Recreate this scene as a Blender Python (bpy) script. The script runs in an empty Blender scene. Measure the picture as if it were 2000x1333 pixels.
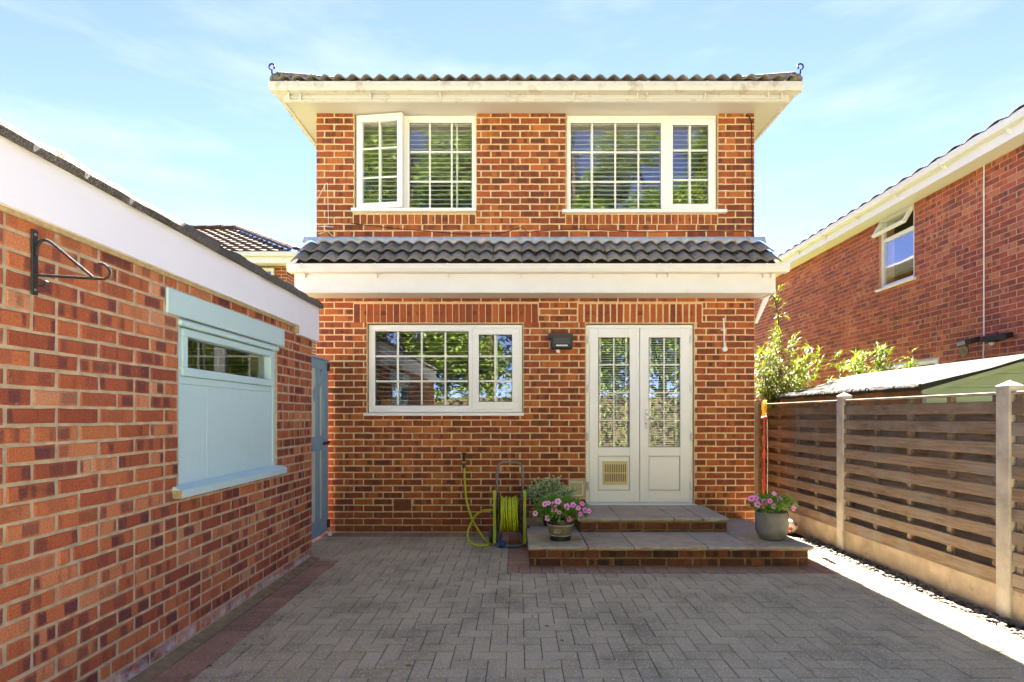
import bpy, bmesh, math, random
from mathutils import Vector, Matrix, Euler
R = math.radians
random.seed(11)
scn = bpy.context.scene
C = scn.collection

# ------------------------------------------------------------------ camera
F, VX, VY, H = 1035.0, 1012.0, 813.0, 1.343      # focal length / vanishing point in photo pixels, eye height
D = 6.12                                          # distance to the rear facade
S = F / D
cam = bpy.data.cameras.new('camera'); camo = bpy.data.objects.new('camera', cam); C.objects.link(camo)
cam.sensor_width = 36; cam.lens = 36 * F / 2000
cam.shift_x = (1000 - VX) / 2000; cam.shift_y = (VY - 666.5) / 2000
cam.clip_end = 600; cam.clip_start = 0.05
camo.location = (0, 0, H); camo.rotation_euler = (R(90), 0, 0)
scn.camera = camo
# ------------------------------------------------------------------ light
SUN_EL, SUN_AZ = 43.0, 3.7                        # azimuth from +Y towards +X
sd = Vector((math.sin(R(SUN_AZ)) * math.cos(R(SUN_EL)), math.cos(R(SUN_AZ)) * math.cos(R(SUN_EL)), math.sin(R(SUN_EL))))
sun = bpy.data.lights.new('sun', 'SUN'); suno = bpy.data.objects.new('sun', sun); C.objects.link(suno)
sun.energy = 5.0; sun.angle = R(0.55); sun.color = (1.0, 0.92, 0.81)
suno.rotation_euler = sd.to_track_quat('Z', 'Y').to_euler()
suno.location = (3, 20, 25)
w = bpy.data.worlds.new('World'); scn.world = w; w.use_nodes = True
wn = w.node_tree; wn.nodes.clear()
out = wn.nodes.new('ShaderNodeOutputWorld'); bg = wn.nodes.new('ShaderNodeBackground')
sky = wn.nodes.new('ShaderNodeTexSky'); sky.sky_type = 'NISHITA'; sky.sun_disc = False
sky.sun_elevation = R(SUN_EL); sky.sun_rotation = R(SUN_AZ); sky.air_density = 0.33; sky.dust_density = 0.0; sky.ozone_density = 4.0
bg.inputs[1].default_value = 0.05
tc = wn.nodes.new('ShaderNodeTexCoord'); mp = wn.nodes.new('ShaderNodeMapping')
mp.inputs['Scale'].default_value = (1.2, 0.9, 5.0); mp.inputs['Rotation'].default_value = (0.0, R(18), 0)
nz = wn.nodes.new('ShaderNodeTexNoise'); nz.inputs['Scale'].default_value = 2.6; nz.inputs['Detail'].default_value = 7; nz.inputs['Roughness'].default_value = .58
rp = wn.nodes.new('ShaderNodeValToRGB'); rp.color_ramp.elements[0].position = .47; rp.color_ramp.elements[1].position = .78
ml = wn.nodes.new('ShaderNodeMath'); ml.operation = 'MULTIPLY'; ml.inputs[1].default_value = .26
mx = wn.nodes.new('ShaderNodeMixRGB'); mx.inputs[2].default_value = (1.75, 1.72, 1.75, 1)
L = wn.links.new
tn = wn.nodes.new('ShaderNodeMixRGB'); tn.blend_type = 'MULTIPLY'; tn.inputs[0].default_value = 1; tn.inputs[2].default_value = (.98, .775, .885, 1)   # camera white balance of the sky
L(tc.outputs['Generated'], mp.inputs[0]); L(mp.outputs[0], nz.inputs[0]); L(nz.outputs[0], rp.inputs[0]); L(rp.outputs[0], ml.inputs[0])
L(ml.outputs[0], mx.inputs[0]); L(sky.outputs[0], tn.inputs[1]); L(tn.outputs[0], mx.inputs[1]); L(mx.outputs[0], bg.inputs[0]); L(bg.outputs[0], out.inputs[0])
scn.view_settings.view_transform = 'Standard'; scn.view_settings.look = 'None'
scn.view_settings.exposure = 4.38; scn.view_settings.gamma = 1.0; scn.view_settings.use_curve_mapping = False
scn.render.engine = 'CYCLES'
scn.cycles.max_bounces = 8; scn.cycles.transparent_max_bounces = 12

def fx(px): return (px - VX) / S                  # photo pixel -> metres on the facade plane
def fz(py): return H + (VY - py) / S
def gx(px, Y): return (px - VX) * Y / F
def gz(py, Y): return H + (VY - py) * Y / F

# ------------------------------------------------------------------ materials
class NT:
    def __init__(s, name):
        s.m = bpy.data.materials.new(name); s.m.use_nodes = True; s.t = s.m.node_tree; s.n = s.t.nodes
        s.b = s.n['Principled BSDF']; s.o = s.n['Material Output']
    def add(s, typ, **kw):
        n = s.n.new('ShaderNode' + typ)
        for k, v in kw.items(): setattr(n, k, v)
        return n
    def l(s, a, b): s.t.links.new(a, b)
    def math(s, op, a, b=None):
        n = s.add('Math', operation=op)
        for i, v in enumerate((a, b)):
            if v is None: continue
            if isinstance(v, (int, float)): n.inputs[i].default_value = v
            else: s.l(v, n.inputs[i])
        return n.outputs[0]
    def noise(s, scale, detail=4, rough=.55, vec=None, dist=0):
        n = s.add('TexNoise'); n.inputs['Scale'].default_value = scale; n.inputs['Detail'].default_value = detail
        n.inputs['Roughness'].default_value = rough; n.inputs['Distortion'].default_value = dist
        if vec is None: vec = s.pos()
        s.l(vec, n.inputs['Vector']); return n.outputs[0]
    def pos(s):
        if not hasattr(s, '_p'): s._p = s.add('NewGeometry').outputs['Position']
        return s._p
    def ramp(s, fac, stops):
        n = s.add('ValToRGB'); e = n.color_ramp.elements
        while len(e) < len(stops): e.new(.5)
        for i, (p, c) in enumerate(stops):
            e[i].position = p
            if isinstance(c, (int, float)): c = (c, c, c)
            e[i].color = (*c, 1)
        s.l(fac, n.inputs[0]); return n.outputs[0]
    def mix(s, fac, a, b, mode='MIX'):
        n = s.add('MixRGB', blend_type=mode)
        for i, v in ((0, fac), (1, a), (2, b)):
            if isinstance(v, (int, float)): n.inputs[i].default_value = v
            elif isinstance(v, tuple): n.inputs[i].default_value = (*v, 1)
            else: s.l(v, n.inputs[i])
        return n.outputs[0]
    def bump(s, h, st, dist=.01):
        n = s.add('Bump'); n.inputs['Strength'].default_value = st; n.inputs['Distance'].default_value = dist
        s.l(h, n.inputs['Height']); s.l(n.outputs[0], s.b.inputs['Normal'])
    def col(s, c):
        if isinstance(c, tuple): s.b.inputs['Base Color'].default_value = (*c, 1)
        else: s.l(c, s.b.inputs['Base Color'])
    def rnd(s):
        a = s.add('Attribute', attribute_name='rnd'); o = s.add('ObjectInfo')
        f = s.math('FRACT', s.math('ADD', a.outputs['Fac'], o.outputs['Random']))
        wnn = s.add('TexWhiteNoise', noise_dimensions='1D'); s.l(s.math('MULTIPLY', f, 977.0), wnn.inputs['W'])
        sp = s.add('SeparateColor'); s.l(wnn.outputs['Color'], sp.inputs[0])
        return sp.outputs[0], sp.outputs[1], sp.outputs[2]
    def rough(s, v, spec=.3):
        s.b.inputs['Roughness'].default_value = v; s.b.inputs['Specular IOR Level'].default_value = spec

def plain(name, c, rough=.6, spec=.3, var=.12, scale=6, bump=0, bscale=60, metal=0, dirt=None):
    t = NT(name); n = t.noise(scale, 5)
    k = t.ramp(n, [(.3, 1 - var), (.7, 1 + var * .5)])
    c2 = t.mix(1.0, c, k, 'MULTIPLY')
    if dirt:
        dm = t.ramp(t.noise(dirt[2], 7, .7), [(dirt[3], 0.0), (dirt[3] + .16, 1.0)])
        c2 = t.mix(t.math('MULTIPLY', dm, dirt[1]), c2, dirt[0])
    t.col(c2); t.rough(rough, spec); t.b.inputs['Metallic'].default_value = metal
    if bump: t.bump(t.noise(bscale, 5), bump)
    return t.m

def brick_mat(name, stops, dark, band=.8, stain=None, bump=.5):
    t = NT(name); r1, r2, r3 = t.rnd()
    uv = t.add('UVMap', uv_map='UVMap'); sx = t.add('SeparateXYZ'); t.l(uv.outputs[0], sx.inputs[0])
    cb = t.add('CombineXYZ')
    t.l(t.math('ADD', t.math('MULTIPLY', sx.outputs[0], 13.0), t.math('MULTIPLY', r2, 90.0)), cb.inputs[0])
    t.l(t.math('ADD', t.math('MULTIPLY', sx.outputs[1], .9), t.math('MULTIPLY', r3, 90.0)), cb.inputs[1])
    bn = t.noise(1.0, 1.5, .4, cb.outputs[0])
    bm_ = t.ramp(bn, [(.49, 0.0), (.555, 1.0)])
    vr = t.math('ADD', t.math('ABSOLUTE', sx.outputs[1]), t.math('MULTIPLY', t.math('SUBTRACT', t.noise(60, 3), .5), .02))
    bm_ = t.math('MULTIPLY', bm_, t.ramp(vr, [(.019, 1.0), (.029, .25)]))
    tone = t.ramp(r1, stops)
    c = t.mix(t.math('MULTIPLY', bm_, t.math('MULTIPLY', t.math('ADD', t.math('MULTIPLY', r3, .9), .25), band)), tone, dark)
    c = t.mix(1.0, c, t.ramp(t.noise(150, 4, .75), [(.28, .5), (.5, 1.0), (.75, 1.45)]), 'MULTIPLY')
    c = t.mix(1.0, c, t.ramp(t.noise(1.3, 4), [(.3, .82), (.7, 1.15)]), 'MULTIPLY')
    c = t.mix(t.ramp(t.noise(34, 6, .7), [(.60, 0.0), (.78, .45)]), c, (.55, .38, .27))
    if stain:
        sm = t.add('SeparateXYZ'); t.l(t.pos(), sm.inputs[0])
        zm = t.ramp(sm.outputs[2], [(stain[0], 1.0), (stain[1], 0.0)])
        c = t.mix(t.math('MULTIPLY', zm, t.ramp(t.noise(9, 5, .7), [(.38, .0), (.62, stain[3])])), c, stain[2])
    t.col(c); t.rough(.88, .25); t.bump(t.noise(120, 5, .7), bump, .006)
    return t.m

MAT = {}
MAT['brick'] = brick_mat('house brick', [(0, (.22, .060, .028)), (.3, (.315, .077, .028)), (.62, (.39, .098, .030)), (1, (.48, .15, .042))], (.13, .045, .031), .85)
MAT['gbrick'] = brick_mat('garage brick', [(0, (.28, .070, .036)), (.35, (.40, .112, .044)), (.7, (.48, .155, .058)), (.93, (.54, .215, .095)), (1, (.56, .27, .14))], (.14, .046, .040), .95, stain=(.06, .125, (.66, .60, .58), .85))
MAT['nbrick'] = brick_mat('neighbour brick', [(0, (.26, .075, .050)), (.35, (.37, .09, .050)), (.7, (.45, .125, .06)), (1, (.50, .19, .10))], (.15, .058, .055), .9)
MAT['stepbrick'] = brick_mat('step brick', [(0, (.10, .045, .035)), (.4, (.19, .062, .04)), (1, (.28, .095, .05))], (.05, .035, .035), .9)
MAT['plinthbrick'] = brick_mat('plinth brick', [(0, (.24, .066, .032)), (.5, (.33, .092, .04)), (1, (.40, .125, .05))], (.16, .05, .03), .4)
MAT['mortar'] = plain('house mortar', (.70, .52, .29), .95, .1, .18, 30, .5, 300)
MAT['gmortar'] = plain('garage mortar', (.53, .43, .275), .95, .1, .28, 20, .5, 300)
MAT['nmortar'] = plain('neighbour mortar', (.58, .34, .22), .95, .1, .15, 20)
MAT['smortar'] = plain('step mortar', (.30, .22, .12), .95, .1, .35, 16, .5, 200)

def brick_wall_mat(name, c1, c2, mo):
    t = NT(name); g = t.add('TexCoord'); s = t.add('SeparateXYZ'); t.l(g.outputs['Object'], s.inputs[0])
    cb = t.add('CombineXYZ'); t.l(t.math('ADD', s.outputs[0], s.outputs[1]), cb.inputs[0]); t.l(s.outputs[2], cb.inputs[1])
    b = t.add('TexBrick'); t.l(cb.outputs[0], b.inputs['Vector'])
    b.inputs['Scale'].default_value = 1; b.inputs['Brick Width'].default_value = .225; b.inputs['Row Height'].default_value = .075
    b.inputs['Mortar Size'].default_value = .006; b.inputs['Color1'].default_value = (*c1, 1); b.inputs['Color2'].default_value = (*c2, 1); b.inputs['Mortar'].default_value = (*mo, 1)
    t.col(t.mix(1.0, b.outputs[0], t.ramp(t.noise(40, 5), [(.3, .75), (.7, 1.2)]), 'MULTIPLY')); t.rough(.9, .2); t.bump(b.outputs['Fac'], -.4)
    return t.m
MAT['brickwall'] = brick_wall_mat('brickwork', (.32, .08, .035), (.17, .05, .035), (.6, .43, .25))
MAT['upvc'] = plain('white upvc', (.86, .85, .82), .35, .45, .03, 3)
MAT['upvc_bar'] = plain('glazing bar white', (.82, .80, .72), .4, .4, .03, 3)
MAT['fascia'] = plain('white fascia', (.76, .73, .71), .5, .4, .05, 4, dirt=((.42, .33, .22), .35, 5, .60))
MAT['gutter'] = plain('stained gutter', (.68, .645, .61), .45, .4, .08, 6, dirt=((.30, .22, .14), .62, 6, .52))
MAT['gutter2'] = plain('cream gutter', (.74, .71, .68), .45, .4, .05, 6, dirt=((.45, .35, .24), .4, 7, .62))
MAT['soffit'] = plain('soffit', (.60, .56, .55), .6, .3, .05, 2, dirt=((.45, .34, .22), .3, 2.2, .62))
MAT['gfascia'] = plain('garage fascia', (.84, .85, .90), .5, .35, .03, 2, dirt=((.6, .5, .36), .4, 9, .68))
MAT['nfascia'] = plain('neighbour fascia', (.80, .79, .76), .45, .35, .03, 2)
MAT['rubber'] = plain('black rubber gasket', (.02, .02, .022), .6, .3)
MAT['black'] = plain('black plastic', (.022, .022, .024), .45, .4, .2, 20)
MAT['iron'] = plain('black iron', (.025, .024, .024), .5, .5, .3, 40, .2, 120)
MAT['steel'] = plain('grey tube steel', (.22, .22, .24), .35, .5, .2, 30, metal=.4)
MAT['lime'] = plain('lime plastic', (.42, .50, .02), .4, .45, .08, 20)
MAT['hose'] = plain('lime hose', (.52, .58, .015), .38, .5, .12, 25)
MAT['blueplast'] = plain('blue plastic', (.02, .08, .30), .35, .5)
MAT['darkgrey'] = plain('dark grey plastic', (.06, .065, .07), .5, .4)
MAT['felt'] = None
t = NT('mineral roof felt'); n1 = t.noise(140, 6, .8)
c = t.ramp(n1, [(.36, (.035, .034, .031)), (.50, (.13, .12, .105)), (.62, (.38, .35, .31))])
pm = t.ramp(t.noise(2.2, 3), [(.42, 0.0), (.52, 1.0)])
c = t.mix(pm, t.mix(.5, c, (.05, .052, .05)), c); t.col(c); t.rough(.95, .1); t.bump(n1, .9, .01); MAT['felt'] = t.m
t = NT('shed felt'); n1 = t.noise(110, 5, .75)
t.col(t.mix(t.ramp(t.noise(5, 5), [(.52, 0.0), (.66, .6)]), t.ramp(n1, [(.3, (.028, .026, .022)), (.7, (.062, .057, .049))]), (.02, .018, .015))); t.rough(.95, .1); t.bump(n1, .6, .01); MAT['shedfelt'] = t.m
MAT['darkfelt'] = plain('weathered felt edge', (.045, .04, .035), .95, .1, .6, 40, .8, 120)

def tile_mat(name, a, b, moss):
    t = NT(name); r1, r2, r3 = t.rnd()
    c = t.mix(r1, a, b)
    c = t.mix(1.0, c, t.ramp(t.noise(90, 5, .7), [(.3, .65), (.7, 1.3)]), 'MULTIPLY')
    c = t.mix(t.ramp(t.noise(14, 6, .7), [(.54, 0.0), (.68, .75)]), c, moss)
    c = t.mix(t.ramp(t.noise(38, 4, .6), [(.66, 0.0), (.74, .5)]), c, (.36, .35, .32))
    t.col(c); t.rough(.92, .2); t.bump(t.noise(160, 5), .6, .006); return t.m
MAT['tile'] = tile_mat('concrete roof tile', (.18, .163, .145), (.27, .24, .208), (.075, .068, .04))
MAT['rtile'] = tile_mat('buff roof tile', (.078, .053, .035), (.115, .080, .053), (.05, .035, .025))
MAT['dtile'] = tile_mat('dark roof tile', (.075, .06, .058), (.12, .09, .085), (.05, .045, .03))
MAT['lead'] = plain('lead flashing', (.42, .46, .52), .5, .5, .25, 12, .3, 60)
MAT['mortarbed'] = plain('ridge mortar', (.20, .18, .15), .95, .1, .5, 25, .8, 70)

def paver_mat(name, a, b, speck):
    t = NT(name); r1, r2, r3 = t.rnd()
    c = t.mix(r1, a, b)
    c = t.mix(1.0, c, t.ramp(t.noise(2.2, 5, .6), [(.32, .72), (.5, 1.0), (.7, 1.16)]), 'MULTIPLY')
    c = t.mix(1.0, c, t.ramp(t.noise(120, 4, .75), [(.3, .7), (.7, 1.25)]), 'MULTIPLY')
    v = t.add('TexVoronoi'); v.inputs['Scale'].default_value = 75; t.l(t.pos(), v.inputs['Vector'])
    vc = t.add('SeparateColor'); t.l(v.outputs['Color'], vc.inputs[0])
    spk = t.math('MULTIPLY', t.math('LESS_THAN', v.outputs['Distance'], .36), t.math('GREATER_THAN', vc.outputs[0], .60))
    c = t.mix(t.math('MULTIPLY', spk, speck), c, (.62, .57, .46))
    c = t.mix(t.ramp(t.noise(3.1, 6, .7, dist=.6), [(.60, 0.0), (.74, .55)]), c, (.055, .05, .045))
    t.col(c); t.rough(.9, .2); t.bump(t.noise(170, 4, .7), .7, .006); return t.m
MAT['paver'] = paver_mat('grey block paver', (.42, .362, .238), (.50, .432, .29), .85)
MAT['rpaver'] = paver_mat('red block paver', (.33, .19, .13), (.42, .25, .17), .4)
MAT['bed'] = plain('jointing sand and moss', (.085, .075, .055), .98, .05, .5, 30, .5, 200)
t = NT('riven sandstone'); r1, r2, r3 = t.rnd()
c = t.ramp(r1, [(0, (.41, .35, .255)), (.5, (.48, .395, .275)), (1, (.42, .38, .31))])
c = t.mix(1.0, c, t.ramp(t.noise(6, 6, .65, dist=1.2), [(.3, .75), (.7, 1.15)]), 'MULTIPLY')
c = t.mix(t.ramp(t.noise(22, 6, .7), [(.58, 0.0), (.75, .5)]), c, (.10, .085, .06)); t.col(c); t.rough(.85, .25); t.bump(t.noise(25, 6, .6), .5, .012); MAT['slab'] = t.m
MAT['concrete'] = plain('concrete', (.50, .44, .35), .92, .2, .3, 7, .5, 120, dirt=((.16, .14, .10), .5, 9, .60))
MAT['gravelboard'] = plain('concrete gravel board', (.46, .36, .24), .92, .2, .3, 6, .7, 60, dirt=((.15, .12, .08), .6, 8, .58))
t = NT('fence timber'); r1, r2, r3 = t.rnd()
mpn = t.add('Mapping'); mpn.inputs['Scale'].default_value = (40, 2.2, 40); t.l(t.pos(), mpn.inputs[0])
gr = t.noise(1.5, 6, .65, mpn.outputs[0], 1.0)
c = t.mix(r1, (.17, .115, .072), (.28, .195, .128)); c = t.mix(1.0, c, t.ramp(gr, [(.3, .55), (.55, 1.0), (.75, 1.3)]), 'MULTIPLY')
c = t.mix(t.ramp(t.noise(3.5, 6, .65), [(.46, 0.0), (.68, .75)]), c, (.25, .225, .185)); c = t.mix(t.ramp(t.noise(5, 5), [(.58, 0.0), (.75, .4)]), c, (.13, .14, .07)); t.col(c); t.rough(.85, .2); t.bump(gr, .6, .006); MAT['fence'] = t.m
MAT['fencetop'] = plain('weathered timber', (.33, .28, .21), .9, .15, .3, 12, .4, 60)
MAT['brownwood'] = plain('brown shed wood', (.26, .13, .055), .8, .2, .3, 10)
MAT['sage'] = plain('pale green paint', (.40, .46, .30), .6, .3, .08, 4)
t = NT('duck egg blue paint'); mpn = t.add('Mapping'); mpn.inputs['Scale'].default_value = (60, 60, 1.6); t.l(t.pos(), mpn.inputs[0])
gr = t.noise(1.4, 5, .65, mpn.outputs[0], .4); c = t.mix(1.0, (.51, .71, .70), t.ramp(gr, [(.3, .95), (.7, 1.02)]), 'MULTIPLY')
c = t.mix(t.ramp(t.noise(4, 6, .7), [(.55, 0.0), (.75, .35)]), c, (.42, .58, .57)); c = t.mix(t.ramp(t.noise(55, 3, .6), [(.72, 0.0), (.78, .6)]), c, (.25, .22, .16))
t.col(c); t.rough(.5, .4); t.bump(gr, .18, .004); MAT['bluepaint'] = t.m
MAT['gateblue'] = plain('grey blue paint', (.26, .42, .50), .55, .3, .10, 6, .2, 60)
MAT['cream'] = plain('cream board', (.74, .70, .54), .6, .3, .06, 8, dirt=((.45, .33, .18), .4, 16, .66))
MAT['rawwood'] = plain('raw wood end', (.45, .36, .20), .8, .2, .25, 40)
MAT['ivory'] = plain('ivory grille', (.66, .52, .24), .5, .4, .06, 12)
MAT['white'] = plain('white plastic', (.78, .77, .74), .4, .4, .04, 8)
MAT['terra'] = plain('terracotta', (.27, .085, .04), .85, .2, .2, 30)
MAT['plaster'] = plain('room plaster', (.30, .28, .25), .9, .1, .05, 2)
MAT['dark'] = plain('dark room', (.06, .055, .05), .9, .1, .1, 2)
MAT['blind'] = plain('cream blind slat', (.82, .80, .72), .55, .3, .05, 6)
MAT['blindw'] = plain('white blind slat', (.84, .83, .78), .5, .3, .04, 6)
MAT['yellow'] = plain('yellow ceramic', (.62, .30, .02), .4, .4)
MAT['red'] = plain('red plastic', (.65, .055, .015), .4, .45, .1, 20)
MAT['springy'] = plain('yellow plastic', (.68, .45, .03), .4, .45, .1, 20)
MAT['potgrey'] = plain('grey stone pot', (.235, .225, .215), .85, .25, .15, 12, .3, 120)
MAT['potglaze'] = plain('grey brown glaze', (.20, .175, .13), .35, .5, .15, 20)
MAT['potdark'] = plain('dark blue glaze', (.022, .022, .028), .35, .5, .2, 20)
MAT['soil'] = plain('potting soil', (.03, .02, .014), .98, .05, .4, 80)
MAT['ballw'] = plain('ball white', (.72, .64, .52), .55, .3, .12, 20)
MAT['ballr'] = plain('ball red', (.42, .06, .03), .55, .3, .1, 20)
t = NT('gravel stone'); r1, r2, r3 = t.rnd()
t.col(t.mix(1.0, t.ramp(r1, [(0, (.07, .06, .052)), (.5, (.13, .115, .095)), (1, (.26, .22, .18))]), t.ramp(t.noise(90, 3), [(.3, .8), (.7, 1.15)]), 'MULTIPLY')); t.rough(.85, .2); MAT['gravel'] = t.m
t = NT('lawn'); n1 = t.noise(45, 6, .8)
t.col(t.mix(t.noise(.7, 4), t.ramp(n1, [(.3, (.035, .06, .012)), (.7, (.11, .17, .035))]), (.15, .15, .05))); t.rough(.9, .1); t.bump(n1, .8, .03); MAT['lawn'] = t.m

MAT['bouncepale'] = plain('pale bounce slab', (.44, .39, .31), .9, .2, .15, 3, .3, 30)  # kept pale so the added slab reflects more sun into the shade
def leaf_mat(name, a, b, trans=.45, rough=.5):
    t = NT(name); r1, r2, r3 = t.rnd()
    c = t.mix(r1, a, b); t.col(c); t.rough(rough, .35)
    tr = t.add('BsdfTranslucent'); t.l(t.mix(1.0, c, (1.0, 1.05, .55), 'MULTIPLY'), tr.inputs[0])
    ms = t.add('MixShader'); ms.inputs[0].default_value = trans
    t.l(t.b.outputs[0], ms.inputs[1]); t.l(tr.outputs[0], ms.inputs[2]); t.l(ms.outputs[0], t.o.inputs[0]); return t.m
MAT['leaf'] = leaf_mat('tree leaf', (.09, .15, .022), (.19, .25, .045), .45)
MAT['petleaf'] = leaf_mat('petunia leaf', (.13, .30, .035), (.26, .48, .07), .35)
MAT['bamboo'] = leaf_mat('bamboo leaf', (.05, .10, .008), (.17, .19, .022), .45)
MAT['cane'] = plain('bamboo cane', (.30, .24, .07), .5, .4, .2, 20)
MAT['bark'] = plain('bark', (.09, .065, .045), .95, .1, .35, 9, .8, 40)
t = NT('variegated leaf'); uv = t.add('UVMap', uv_map='UVMap'); s = t.add('SeparateXYZ'); t.l(uv.outputs[0], s.inputs[0])
r1, r2, r3 = t.rnd()
edge = t.math('ADD', t.math('ABSOLUTE', t.math('SUBTRACT', s.outputs[0], .5)), t.math('MULTIPLY', r1, .22))
t.col(t.mix(t.ramp(edge, [(.22, 0.0), (.34, 1.0)]), t.mix(r2, (.14, .30, .06), (.24, .42, .10)), (.85, .87, .58))); t.rough(.45, .35); MAT['varleaf'] = t.m
t = NT('petunia petal'); uv = t.add('UVMap', uv_map='UVMap'); s = t.add('SeparateXYZ'); t.l(uv.outputs[0], s.inputs[0]); r1, r2, r3 = t.rnd()
pc = t.mix(r1, (.80, .20, .58), (.84, .48, .80))
t.col(t.mix(t.ramp(s.outputs[0], [(.05, 1.0), (.5, 0.0)]), pc, (.33, .02, .20))); t.rough(.6, .2); MAT['petal'] = t.m
t = NT('double glazing'); lw = t.add('LayerWeight'); lw.inputs['Blend'].default_value = .5
fac = t.math('ADD', t.math('MULTIPLY', t.math('POWER', lw.outputs['Facing'], 4.0), .85), .105)
gl = t.add('BsdfGlossy'); gl.inputs['Roughness'].default_value = .004; gl.inputs['Color'].default_value = (.95, .97, .96, 1)
wv = t.noise(2.2, 2); bp = t.add('Bump'); bp.inputs['Strength'].default_value = .03; bp.inputs['Distance'].default_value = .02; t.l(wv, bp.inputs['Height']); t.l(bp.outputs[0], gl.inputs['Normal'])
tp = t.add('BsdfTransparent'); tp.inputs[0].default_value = (.95, .97, .96, 1); ms = t.add('MixShader')
t.l(fac, ms.inputs[0]); t.l(tp.outputs[0], ms.inputs[1]); t.l(gl.outputs[0], ms.inputs[2]); t.l(ms.outputs[0], t.o.inputs[0]); MAT['glass'] = t.m

# ------------------------------------------------------------------ mesh helpers
ROOTLOC = {}
class MB:
    def __init__(s): s.v = []; s.f = []; s.uv = []; s.r = []
    def quad(s, a, b, c, d, uv=None, r=0):
        i = len(s.v); s.v += [tuple(a), tuple(b), tuple(c), tuple(d)]; s.f.append((i, i + 1, i + 2, i + 3))
    def poly(s, pts):
        i = len(s.v); s.v += [tuple(p) for p in pts]; s.f.append(tuple(range(i, i + len(pts))))
    def box(s, x0, x1, y0, y1, z0, z1, bev=0.0):
        if x0 > x1: x0, x1 = x1, x0
        if y0 > y1: y0, y1 = y1, y0
        if z0 > z1: z0, z1 = z1, z0
        i = len(s.v)
        if bev <= 0:
            s.v += [(x0, y0, z0), (x1, y0, z0), (x1, y1, z0), (x0, y1, z0), (x0, y0, z1), (x1, y0, z1), (x1, y1, z1), (x0, y1, z1)]
            for q in ((0, 3, 2, 1), (4, 5, 6, 7), (0, 1, 5, 4), (1, 2, 6, 5), (2, 3, 7, 6), (3, 0, 4, 7)): s.f.append(tuple(i + k for k in q))
        else:
            b = min(bev, (x1 - x0) / 2.1, (y1 - y0) / 2.1, (z1 - z0) / 2.1)
            idx = {}
            lo = (x0, y0, z0); hi = (x1, y1, z1)
            for cx in (0, 1):
                for cy in (0, 1):
                    for cz in (0, 1):
                        cc = (cx, cy, cz)
                        for ax in range(3):
                            p = []
                            for k in range(3):
                                base = hi[k] if cc[k] else lo[k]
                                if k != ax: base += -b if cc[k] else b
                                p.append(base)
                            idx[(cx, cy, cz, ax)] = len(s.v); s.v.append(tuple(p))
            def fadd(keys, want):
                pts = [Vector(s.v[idx[k]]) for k in keys]
                nrm = (pts[1] - pts[0]).cross(pts[2] - pts[0])
                f = [idx[k] for k in keys]
                if nrm.dot(want) < 0: f.reverse()
                s.f.append(tuple(f))
            for ax in range(3):
                o1, o2 = [k for k in range(3) if k != ax]
                for sd_ in (0, 1):
                    ks = []
                    for a_, b_ in ((0, 0), (1, 0), (1, 1), (0, 1)):
                        c_ = [0, 0, 0]; c_[ax] = sd_; c_[o1] = a_; c_[o2] = b_; ks.append((*c_, ax))
                    wv_ = Vector((0, 0, 0)); wv_[ax] = 1 if sd_ else -1; fadd(ks, wv_)
            for ax in range(3):          # edges parallel to ax
                o1, o2 = [k for k in range(3) if k != ax]
                for a_ in (0, 1):
                    for b_ in (0, 1):
                        c0 = [0, 0, 0]; c0[o1] = a_; c0[o2] = b_; c1 = list(c0); c1[ax] = 1
                        wv_ = Vector((0, 0, 0)); wv_[o1] = 1 if a_ else -1; wv_[o2] = 1 if b_ else -1
                        fadd([(*c0, o1), (*c1, o1), (*c1, o2), (*c0, o2)], wv_)
            for cx in (0, 1):
                for cy in (0, 1):
                    for cz in (0, 1):
                        wv_ = Vector((cx * 2 - 1, cy * 2 - 1, cz * 2 - 1)); fadd([(cx, cy, cz, 0), (cx, cy, cz, 1), (cx, cy, cz, 2)], wv_)
        return s
    def tube(s, pts, r, n=8, cap=True, closed=False):
        pts = [Vector(p) for p in pts]; m = len(pts); rs = r if isinstance(r, (list, tuple)) else [r] * m
        base = len(s.v); up = None
        for i, p in enumerate(pts):
            a = pts[i - 1] if (i > 0 or closed) else p; b = pts[(i + 1) % m] if (i < m - 1 or closed) else p
            d = (b - a).normalized()
            if up is None:
                up = Vector((0, 0, 1)) if abs(d.z) < .9 else Vector((1, 0, 0))
            up = (up - d * up.dot(d)).normalized(); sd_ = d.cross(up)
            for k in range(n):
                t_ = 2 * math.pi * k / n; s.v.append(tuple(p + (up * math.cos(t_) + sd_ * math.sin(t_)) * rs[i]))
        for i in range(m - (0 if closed else 1)):
            for k in range(n):
                a = base + i * n + k; b = base + i * n + (k + 1) % n; j = (i + 1) % m
                c_ = base + j * n + (k + 1) % n; d_ = base + j * n + k; s.f.append((a, b, c_, d_))
        if cap and not closed:
            s.f.append(tuple(base + k for k in range(n))[::-1]); s.f.append(tuple(base + (m - 1) * n + k for k in range(n)))
        return s
    def lathe(s, prof, c=(0, 0, 0), n=24, axis='z'):
        base = len(s.v)
        for (r, h) in prof:
            for k in range(n):
                t_ = 2 * math.pi * k / n
                if axis == 'z': p = (c[0] + r * math.cos(t_), c[1] + r * math.sin(t_), c[2] + h)
                elif axis == 'x': p = (c[0] + h, c[1] + r * math.cos(t_), c[2] + r * math.sin(t_))
                else: p = (c[0] + r * math.sin(t_), c[1] + h, c[2] + r * math.cos(t_))
                s.v.append(p)
        for i in range(len(prof) - 1):
            for k in range(n):
                s.f.append((base + i * n + k, base + i * n + (k + 1) % n, base + (i + 1) * n + (k + 1) % n, base + (i + 1) * n + k))
        if prof[0][0] > 1e-5: s.f.append(tuple(base + k for k in range(n))[::-1])
        if prof[-1][0] > 1e-5: s.f.append(tuple(base + (len(prof) - 1) * n + k for k in range(n)))
        return s
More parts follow.
